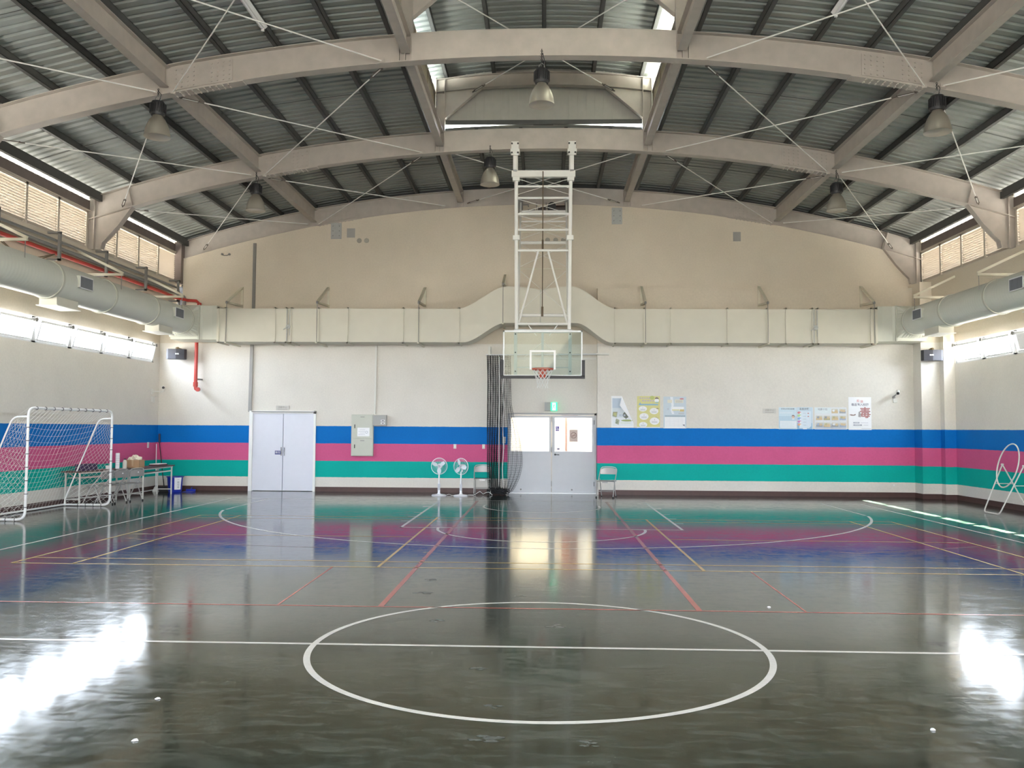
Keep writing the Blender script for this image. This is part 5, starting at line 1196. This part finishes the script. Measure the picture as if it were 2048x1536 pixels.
# ------------------------------------------------------------------ pedestal fans
def fan(x, y, yaw, lab, spin):
    o = root('pedestal_fan', lab, 'fan', (x, y, 0), 0, 'white pedestal fans by the back wall')
    mb = MB(); mb.lathe([(0,0),(0.185,0),(0.19,0.012),(0.17,0.028),(0.05,0.045),(0.034,0.07),(0,0.07)], (0,0,0), 28); part(o, 'base', mb, FANW, True, world=False)
    mb = MB(); mb.lathe([(0.032,0.04),(0.030,0.30),(0.024,0.31),(0.019,0.36),(0.017,0.62)], (0,0,0), 14); part(o, 'pole', mb, FANW, True, world=False)
    mb = MB(); mb.box(-0.03, 0.03, -0.036, -0.02, 0.14, 0.30); part(o, 'control_panel', mb, mat('fan_grey', (0.45,0.47,0.52), 0.4), world=False)
    c, s_ = math.cos(yaw), math.sin(yaw); zc = 0.75
    def L_(px, py, pz): return (px*c-py*s_, px*s_+py*c, zc+pz)
    def xf(mb_):
        mb_.v = [L_(*v) for v in mb_.v]; return mb_
    mb = MB(); mb.lathe([(0,0.02),(0.055,0.02),(0.06,0.06),(0.05,0.15),(0,0.17)], (0,0,0), 18, 'Y'); mb.tube([(0,0.06,-0.03),(0,0.05,-0.14)], 0.022, 8); part(o, 'motor_housing', xf(mb), FANW, True, world=False)
    mb = MB(); RG = 0.205
    for rr_, yy in ((RG, -0.01), (RG*0.92, -0.065), (0.055, -0.085)): mb.torus((0, yy, 0), rr_, 0.005 if rr_ > 0.2 else 0.002, 'Y', 40, 5)
    for k in range(40):
        t = 2*math.pi*k/40; mb.tube([(math.cos(t)*a, b, math.sin(t)*a) for a, b in ((0.05,-0.085),(0.14,-0.08),(RG*0.92,-0.065),(RG,-0.01))], 0.0009, 3)
    part(o, 'front_guard', xf(mb), FANW, world=False)
    mb = MB(); mb.torus((0, 0.0, 0), RG+0.004, 0.006, 'Y', 40, 5)
    for k in range(36):
        t = 2*math.pi*k/36; mb.tube([(math.cos(t)*a, b, math.sin(t)*a) for a, b in ((0.06,0.06),(0.15,0.055),(RG,0.0))], 0.0009, 3)
    part(o, 'rear_guard', xf(mb), FANW, world=False)
    mb = MB(); mb.lathe([(0,-0.06),(0.03,-0.055),(0.034,-0.02),(0,-0.02)], (0,0,0), 14, 'Y'); part(o, 'hub', xf(mb), mat('fan_hub', (0.40,0.42,0.47), 0.3), True, world=False)
    for k in range(3):
        a0 = spin+2*math.pi*k/3; mb = MB(); g = []
        for i in range(7):
            r = 0.032+0.152*i/6; wd = 0.35+0.55*math.sin(math.pi*min(1, 0.25+i/7.5)); row = []
            for j in range(6):
                q = a0+wd*(j/5-0.5)*1.1; row.append((math.cos(q)*r, -0.04+0.03*(j/5-0.5), math.sin(q)*r))
            g.append(row)
        vs = [p for row in g for p in row]; fs = [(i*6+j, i*6+j+1, (i+1)*6+j+1, (i+1)*6+j) for i in range(6) for j in range(5)]
        mb.add(vs, fs); part(o, 'blade', xf(mb), FANB, True, world=False)
fan(-2.63, 15.42, -0.12, 'white pedestal fan, left one of the pair', 0.6)
fan(-2.06, 15.33, -0.45, 'white pedestal fan beside the folding chair, right one of the pair', 1.9)
mb = MB(); pts = [(-2.46,15.45,0.008),(-2.38,15.5,0.03),(-2.3,15.45,0.008),(-2.0,15.55,0.008),(-1.86,15.6,0.010),(-1.76,15.62,0.008),(-1.68,15.65,0.05),(-1.60,15.68,0.10),(-1.52,15.7,0.03),(-1.46,15.7,0.06),(-1.38,15.72,0.08),(-1.28,15.72,0.01)]
mb.tube(pts, 0.006, 6); solo('fan_cord', mb, WHITE, 'white power cord trailing from the fans under the chair', 'cord')

# ------------------------------------------------------------------ folding chairs
def folding_chair(x, y, rz, lab):
    """local frame: chair faces -Y"""
    o = root('folding_chair', lab, 'chair', (x, y, 0), rz, 'grey metal folding chairs'); o.scale = (1, 1, 0.92)
    w = 0.215
    mb = MB(); mb.cbox(-w+0.005, w-0.005, -0.20, 0.17, 0.435, 0.455, 0.008); mb.box(-0.07, 0.07, -0.205, -0.20, 0.40, 0.44); part(o, 'seat', mb, CHG, world=False)
    zb0, zb1 = 0.62, 0.80; mb = MB(); rings = []
    for i in range(9):
        u = -1+2*i/8; yy = 0.205+0.03*(1-u*u); top = zb1-0.05*abs(u)**3
        rings.append([(u*w*0.97, yy, zb0), (u*w*0.97, yy+0.012, zb0), (u*w*0.97, yy+0.022, top), (u*w*0.97, yy+0.010, top)])
    mb.loft(rings); bk = part(o, 'backrest', mb, CHG, True, world=False)
    mb = MB(); mb.prism([(-0.02,0.71),(0.02,0.71),(0.012,0.74),(-0.012,0.74)], 'Y', 0.252, 0.262); part(bk, 'maker_mark', mb, PAPER, world=False)
    for sx in (-1, 1):
        mb = MB(); mb.tube([(sx*w, -0.23, 0.02), (sx*w, -0.02, 0.44), (sx*w, 0.19, 0.70), (sx*w*0.98, 0.215, 0.76), (sx*w*0.80, 0.235, 0.81), (sx*w*0.4, 0.25, 0.822), (0, 0.252, 0.824)], 0.012, 8)
        lg = part(o, 'leg', mb, CHL, True, world=False)
        mb = MB(); mb.lathe([(0,0),(0.018,0),(0.016,0.035),(0,0.035)], (sx*w, -0.235, 0), 8); part(lg, 'rubber_foot', mb, RUBBER, world=False)
    for sx in (-1, 1):
        mb = MB(); mb.tube([(sx*(w-0.03), 0.22, 0.02), (sx*(w-0.03), 0.06, 0.40), (sx*(w-0.03), 0.02, 0.44)], 0.011, 8)
        lg = part(o, 'leg', mb, CHL, True, world=False)
        mb = MB(); mb.lathe([(0,0),(0.017,0),(0.015,0.035),(0,0.035)], (sx*(w-0.03), 0.225, 0), 8); part(lg, 'rubber_foot', mb, RUBBER, world=False)
        mb = MB(); mb.beam((sx*(w-0.015), 0.06, 0.50), (sx*(w-0.015), 0.15, 0.44), 0.006, 0.025); part(o, 'hinge_link', mb, CHL, world=False)
    mb = MB(); mb.tube([(-w, -0.155, 0.17), (w, -0.155, 0.17)], 0.008, 6); mb.tube([(-w+0.03, 0.155, 0.18), (w-0.03, 0.155, 0.18)], 0.008, 6); part(o, 'stretcher', mb, CHL, world=False)
folding_chair(-1.56, 15.98, 0.06, 'grey folding chair in front of the black net')
folding_chair(1.64, 15.38, -0.30, 'grey folding chair alone, right of the grey doors')
folding_chair(-9.68, 11.90, math.radians(-98), 'grey folding chair at the long tables, half hidden behind goal post')
folding_chair(-9.63, 12.44, math.radians(-104), 'grey folding chair at the long tables, middle of three')
folding_chair(-9.53, 13.02, math.radians(-110), 'grey folding chair at the long tables, furthest right of three')

# ------------------------------------------------------------------ long tables on the left
def long_table(x, y, rz, length, lab):
    """local: long side along X, depth along Y"""
    o = root('folding_table', lab, 'table', (x, y, 0), rz, 'long brown folding tables by the left wall')
    h, dpt = 0.74, 0.45; a = length/2
    mb = MB(); mb.cbox(-a, a, -dpt/2, dpt/2, h-0.028, h, 0.006); part(o, 'table_top', mb, BROWNT, world=False)
    mb = MB(); mb.box(-a+0.06, a-0.06, -dpt/2+0.03, -dpt/2+0.055, h-0.055, h-0.03); mb.box(-a+0.06, a-0.06, dpt/2-0.055, dpt/2-0.03, h-0.055, h-0.03); mb.box(-a+0.12, a-0.12, -0.16, 0.16, 0.585, 0.595); mb.box(-a+0.1, a-0.1, -0.17, -0.15, 0.58, 0.61); part(o, 'under_frame', mb, OFFWHITE, world=False)
    for sx in (-1, 1):
        for sy in (-1, 1):
            mb = MB(); mb.beam((sx*(a-0.09), sy*(dpt/2-0.045), 0), (sx*(a-0.09), sy*(dpt/2-0.045), h-0.03), 0.028, 0.028, (0,1,0)); part(o, 'leg', mb, OFFWHITE, world=False)
        mb = MB(); mb.beam((sx*(a-0.09), -dpt/2+0.04, 0.13), (sx*(a-0.09), dpt/2-0.04, 0.13), 0.02, 0.02); mb.beam((sx*(a-0.09), 0.10, 0.70), (sx*(a-0.25), 0.10, 0.60), 0.012, 0.012); part(o, 'leg_brace', mb, OFFWHITE, world=False)
    mb = MB(); mb.beam((-a+0.09, 0.12, 0.13), (a-0.09, 0.12, 0.13), 0.02, 0.02); part(o, 'stretcher', mb, OFFWHITE, world=False)
# table 1 stands slightly askew, front edge from (-10.05,11.55) to (-9.58,13.3); table 2 along the wall
def rot2(ax, ay, bx_, by_, depth, length, lab):
    dx, dy = bx_-ax, by_-ay; l = math.hypot(dx, dy); dx, dy = dx/l, dy/l
    nx, ny = -dy, dx        # towards the wall
    cx_, cy_ = (ax+bx_)/2+nx*depth/2, (ay+by_)/2+ny*depth/2
    long_table(cx_, cy_, math.atan2(dy, dx), length, lab); return cx_, cy_, math.atan2(dy, dx)
T1 = rot2(-9.94, 11.55, -9.56, 13.31, 0.45, 1.80, 'brown topped folding table behind the soccer goal net')
T2 = rot2(-9.36, 13.36, -9.40, 15.20, 0.45, 1.84, 'brown topped folding table holding the cardboard box')
TZ = 0.74
o = root('cardboard_box', 'open cardboard box with crumpled white paper inside, on the table', 'box', (-9.66, 13.56, TZ), math.radians(-4))
mb = MB(); a, b, h = 0.165, 0.125, 0.185
mb.box(-a, a, -b, -b+0.008, 0, h); mb.box(-a, a, b-0.008, b, 0, h); mb.box(-a, -a+0.008, -b, b, 0, h); mb.box(a-0.008, a, -b, b, 0, h); mb.box(-a, a, -b, b, 0, 0.008); mb.mi = 1; mb.box(-0.02, 0.02, -b-0.002, -b, 0.04, h)
part(o, 'carton', mb, [CARD, mat('carton_tape', (0.50,0.36,0.22), 0.5)], world=False)
mb = MB()
for (u, v, r, z) in ((-0.08,-0.02,0.085,0.19),(0.0,0.0,0.09,0.215),(0.085,0.0,0.075,0.20),(0.03,-0.03,0.07,0.25),(-0.04,0.03,0.07,0.24)):
    prof = [(0,-r*0.7),(r*0.7,-r*0.5),(r,0),(r*0.75,r*0.5),(0,r*0.7)]; k0 = len(mb.v); mb.lathe(prof, (u,v,z), 10)
    mb.v[k0:] = [(p[0]+random.uniform(-0.02,0.02), max(-0.115, min(0.115, p[1]+random.uniform(-0.02,0.02))), p[2]+random.uniform(-0.02,0.02)) for p in mb.v[k0:]]
part(o, 'crumpled_paper', mb, mat('cream_paper', (0.74,0.68,0.55), 0.8), world=False)
mb = MB(); mb.lathe([(0,0),(0.045,0),(0.045,0.36),(0.038,0.36),(0.038,0.02),(0,0.02)], (-9.80, 12.97, TZ), 16); mb.mi = 1
for k in range(5): mb.lathe([(0.0455,0.08+0.05*k),(0.0455,0.10+0.05*k)], (-9.80,12.97,TZ), 16)
solo('paper_tube', mb, [PAPER, mat('tube_print', (0.74,0.73,0.77), 0.7)], 'tall white printed paper tube standing on the table', 'tube', smooth=True)
o = root('water_bottle', 'small clear bottle with dark cap beside the paper tube', 'bottle', (-9.70, 13.12, TZ))
mb = MB(); mb.lathe([(0,0),(0.045,0),(0.047,0.02),(0.047,0.15),(0.03,0.19),(0.02,0.20),(0,0.20)], (-9.70,13.12,TZ), 14); part(o, 'bottle_body', mb, mat('bottle_cream', (0.62,0.60,0.52), 0.3), True)
mb = MB(); mb.lathe([(0,0.20),(0.024,0.20),(0.024,0.225),(0,0.225)], (-9.70,13.12,TZ), 12); part(o, 'cap', mb, BLACK)
mb = MB(); mb.cbox(-10.10, -9.91, 11.68, 12.28, TZ, TZ+0.145, 0.015)
solo('dark_case', mb, PURPLE, 'dark purple case lying on the table behind the goal net', 'case')
mb = MB(); mb.lathe([(0,0),(0.042,0),(0.048,0.07),(0.04,0.08),(0,0.08)], (-9.93, 12.78, TZ), 14); solo('white_cup', mb, WHITE, 'small white cup on the table seen through the net', 'cup', smooth=True)
o = root('document_tray', 'flat stack of dark folders and papers at the table end', 'papers', (-9.62, 14.80, TZ))
mb = MB(); mb.box(-9.74, -9.48, 14.45, 14.95, TZ, TZ+0.03); part(o, 'dark_folder', mb, mat('folder_dark', (0.08,0.03,0.035), 0.6))
mb = MB(); mb.box(-9.80, -9.58, 14.62, 15.12, TZ+0.03, TZ+0.045); part(o, 'white_sheets', mb, PAPER)
mb = MB(); mb.box(-9.80, -9.62, 15.0, 15.16, TZ, TZ+0.03); part(o, 'folder_edge', mb, CARD)
# blue bin with a paper label
o = root('waste_bin', 'blue plastic waste bin with white paper label in the left corner', 'bin', (-9.66, 15.85, 0))
mb = MB(); mb.lathe([(0,0),(0.155,0),(0.17,0.04),(0.20,0.40),(0.205,0.41),(0.195,0.41),(0.165,0.05),(0,0.05)], (-9.66,15.85,0), 28); part(o, 'bin_body', mb, BLUEB, True)
mb = MB(); mb.lathe([(0.195,0.385),(0.225,0.39),(0.225,0.405),(0.20,0.415)], (-9.66,15.85,0), 28); part(o, 'bin_rim', mb, BLUEB, True)
mb = MB(); rows = []
for k in range(7):
    t = math.radians(-100+k*9+28); rows.append([(-9.66+(0.180)*math.cos(t), 15.85+(0.180)*math.sin(t), 0.07), (-9.66+(0.207)*math.cos(t), 15.85+(0.207)*math.sin(t), 0.385)])
mb.add([p for r in rows for p in r], [(2*i, 2*i+2, 2*i+3, 2*i+1) for i in range(6)])
lb = part(o, 'paper_label', mb, PAPER, label='white paper label with vertical characters')
mb = MB(); t = math.radians(-45); R_ = Vector((-math.sin(t), math.cos(t), 0))
for k, ch in enumerate('一般垃圾'): mb.text(ch, 0.06, (-9.66+0.214*math.cos(t), 15.85+0.214*math.sin(t), 0.325-0.065*k), right=R_)
part(lb, 'label_lettering', mb, DINK)
o = root('dust_pan', 'blue dustpan lying against the base of the bin', 'dustpan', (-9.42, 15.95, 0))
mb = MB(); mb.prism([(15.80,0.0),(16.14,0.0),(16.14,0.06),(16.11,0.06),(16.10,0.008),(15.80,0.006)], 'X', -9.47, -9.22); part(o, 'pan', mb, BLUEB)
mb = MB(); mb.tube([(-9.345, 16.13, 0.04), (-9.36, 16.24, 0.09)], 0.016, 8); part(o, 'handle', mb, BLUEB)
o = root('broom', 'dark handled broom leaning in the back left corner', 'broom', (-10.05, 16.1, 0))
mb = MB(); mb.tube([(-10.08, 16.08, 0.30), (-10.36, 16.42, 1.28)], 0.012, 8); part(o, 'stick', mb, BLACK, True)
mb = MB(); mb.tube([(-10.36,16.42,1.28),(-10.375,16.44,1.52)], 0.03, 8); part(o, 'grip', mb, mat('grip_navy', (0.02,0.03,0.08), 0.6), True)
mb = MB(); mb.tube([(-10.08,16.08,0.32),(-10.02,16.01,0.10)], 0.014, 6); mb.box(-10.16,-9.90,15.97,16.03,0.08,0.13); mb.box(-10.17,-9.89,15.96,16.04,0.0,0.08); part(o, 'bristle_head', mb, BLACK)
o = root('mop', 'white handled mop leaning beside the dark broom', 'mop', (-10.2, 15.9, 0))
mb = MB(); mb.tube([(-10.22, 15.95, 0.10), (-10.405, 16.34, 1.25)], 0.011, 8); part(o, 'stick', mb, WHITE, True)
mb = MB(); mb.lathe([(0,0.14),(0.03,0.13),(0.06,0.06),(0.09,0.0),(0,0.0)], (-10.22,15.95,0), 12); part(o, 'mop_head', mb, OFFWHITE, True)

# ------------------------------------------------------------------ soccer goal against the left wall
GXF, GY0, GY1, GH = -9.27, 8.52, 11.60, 2.04
o = root('soccer_goal', 'small white soccer goal with sagging net against the left wall', 'soccer goal', (-9.8, 9.95, 0))
def bend(a, corner, b, r=0.16, n=6):
    a, c_, b = Vector(a), Vector(corner), Vector(b); p = c_+(a-c_).normalized()*r; q = c_+(b-c_).normalized()*r
    return [p*(1-t)**2+c_*2*t*(1-t)+q*t*t for t in lin(0, 1, n)]
fr = [(-9.9, GY0, 0.03)] + bend((-9.9,GY0,0.03), (GXF,GY0,0.03), (GXF,GY0,GH)) + bend((GXF,GY0,0), (GXF,GY0,GH), (GXF,GY1,GH)) + bend((GXF,GY0,GH), (GXF,GY1,GH), (GXF,GY1,0)) + bend((GXF,GY1,GH), (GXF,GY1,0.03), (-9.9,GY1,0.03)) + [(-9.9,GY1,0.03)]
mb = MB(); mb.tube(fr, 0.024, 10); part(o, 'front_frame', mb, WHITE, True)
XBK = -10.28
mb = MB(); mb.tube([(-9.9,GY0,0.03)]+bend((-9.9,GY0,0.03),(XBK,GY0,0.03),(XBK,GY1,0.03),0.05)+bend((XBK,GY0,0.03),(XBK,GY1,0.03),(-9.9,GY1,0.03),0.05)+[(-9.9,GY1,0.03)], 0.020, 8); part(o, 'ground_bar', mb, WHITE, True)
for yy in (GY0, GY1):
    mb = MB(); mb.tube([(GXF,yy,1.88)]+bend((GXF,yy,1.88),(-9.55,yy,1.88),(XBK+0.03,yy,0.16),0.12)+[(XBK+0.03,yy,0.16),(XBK+0.02,yy,0.03)], 0.016, 8); part(o, 'side_stay', mb, WHITE, True)
CL = [((GXF, GY0+0.25+k*(GY1-GY0-0.5)/9, GH), 'Y') for k in range(10)]
for yy in (GY0, GY1): CL += [((GXF,yy,0.25+k*0.24), 'Z') for k in range(7)]+[((-9.45-0.17*k,yy,0.03), 'X') for k in range(4)]
for c_, ax_ in CL:
    mb = MB(); mb.torus(c_, 0.029, 0.006, ax_, 10, 4); part(o, 'net_clip', mb, BLACK)
GN = MB(); rn = 0.0022
def gnet(P, nu, nv, diamond=False):
    if not diamond:
        for i in range(nu+1): GN.tube([P(i/nu, j/(nv*1.0)) for j in range(nv+1)], rn, 3)
        for j in range(nv+1): GN.tube([P(i/nu, j/nv) for i in range(nu+1)], rn, 3)
    else:
        for i in range(-nv, nu+1):
            for sgn in (1, -1):
                pts = []
                for j in range(nv+1):
                    u = (i+j)/nu if sgn > 0 else (i+nv-j)/nu
                    if -1e-6 <= u <= 1+1e-6: pts.append(P(min(1,max(0,u)), j/nv))
                if len(pts) > 1: GN.tube(pts, rn, 3)
def back(u, v):
    s_ = 0.10*math.sin(math.pi*v)*math.sin(math.pi*u)
    x = -9.52+(XBK+9.52)*v; z = 1.86*(1-v)+0.04*v
    return Vector((x-0.6*s_+0.03*math.sin(9*u+4*v)*math.sin(math.pi*v), GY0+(GY1-GY0)*u, max(0.02, z-s_-0.10*math.sin(math.pi*u)*(1-v))))
gnet(back, 26, 16)
def side(yy):
    def f(u, v):
        z = 1.86*(1-v)+0.04*v; xb = -9.52+(XBK+9.52)*v; x = GXF+(xb-GXF)*u
        return Vector((x, yy+0.05*math.sin(math.pi*u)*math.sin(3*v+1), z-0.06*math.sin(math.pi*u)*(1-v)))
    return f
gnet(side(GY0), 7, 16, True); gnet(side(GY1), 7, 16, True)
def topn(u, v): return Vector((GXF+(-9.52-GXF)*v, GY0+(GY1-GY0)*u, GH+(1.86-GH)*v-0.10*math.sin(math.pi*u)*v))
gnet(topn, 26, 3)
part(o, 'goal_net', GN, WNET)

# ------------------------------------------------------------------ folding stand and ring at the right
o = root('drying_stand', 'white metal crossed folding stand by the right wall', 'stand', (9.8, 11.75, 0))
SA, SBY = 11.46, 12.10; AX, AZ = 9.86, 1.02; TA, TB = 11.36, 12.20
for nm, xf_, ya, yb_ in (('front_frame', 9.40, SA, SBY), ('rear_frame', 10.33, SA+0.02, SBY-0.02)):
    top_a, top_b = (AX, TA, AZ), (AX, TB, AZ); lo_a, lo_b = (xf_, ya, 0.02), (xf_, yb_, 0.02)
    mb = MB(); mb.tube([top_a]+bend(top_a, lo_a, lo_b, 0.09)+bend(lo_a, lo_b, top_b, 0.09)+[top_b], 0.014, 8)
    part(o, nm, mb, OFFWHITE, True)
for q, yt, yl in (('near', TA, SA), ('far', TB, SBY)):
    t = 0.60; y_ = yl+(yt-yl)*t; xa_, xb_ = 9.40+(AX-9.40)*t, 10.33+(AX-10.33)*t
    mb = MB(); mb.tube([(xa_, y_, AZ*t), (xb_, y_, AZ*t)], 0.009, 6); part(o, 'spreader_bar', mb, OFFWHITE, True)
    mb = MB(); mb.lathe([(0,-0.03),(0.02,-0.03),(0.02,0.03),(0,0.03)], (AX, yt, AZ), 10, 'Y'); part(o, 'hinge', mb, OFFWHITE, True)
mb = MB(); c0 = Vector((9.62, 11.52, 1.02)); ax1 = Vector((0.15, -0.50, 0.85)).normalized(); ax2 = Vector((0.10, 0.92, 0.28)); ax2 = (ax2-ax1*ax2.dot(ax1)).normalized()
mb.tube([c0+ax1*0.47*math.cos(t)+ax2*0.42*math.sin(t) for t in lin(0, 2*math.pi*47/48, 48)], 0.014, 8, closed=True)
solo('hoop_ring', mb, OFFWHITE, 'large white ring leaning on the crossed stand', 'ring', smooth=True)

# ------------------------------------------------------------------ shuttlecock-sized litter on the floor
for x, y, lab in ((-2.39,-1.46,'tiny white scrap on the floor below the left reflections'), (-2.19,-2.19,'tiny white scrap at the bottom left of the floor'), (2.28,-1.78,'tiny white scrap at the bottom right of the floor'), (2.23,1.69,'tiny white scrap on the red line right of the circle')):
    mb = MB(); k0 = 0; mb.lathe([(0,0.0),(0.016,0.001),(0.012,0.008),(0,0.010)], (x,y,0.001), 7); mb.v = [(v[0]+random.uniform(-0.006,0.006), v[1]+random.uniform(-0.006,0.006), v[2]) for v in mb.v]
    solo('paper_scrap', mb, PAPER, lab, 'scrap', 'paper scraps on the floor')

# ------------------------------------------------------------------ window portals guide the daylight
for sx in (-1, 1):
    rz = (0, math.radians(90)*(1 if sx > 0 else -1), 0)
    portal('window_portal', (sx*(XW+0.17), 1.0, 3.70), (0, sx*math.pi/2, 0), 0.56, 30.2)
    if sx > 0: portal('added_doorway_portal', (0, YFRONT-0.3, 1.3), (math.pi/2, 0, 0), 9.3, 2.7)
    portal('louvre_portal', (sx*10.3, 0, 6.15), (0, sx*math.pi/2, 0), 1.25, 33)
    portal('ridge_portal', (sx*2.9, -1.0, 9.15), (0, sx*math.pi/2, 0), 0.8, 26)
bpy.context.view_layer.update()
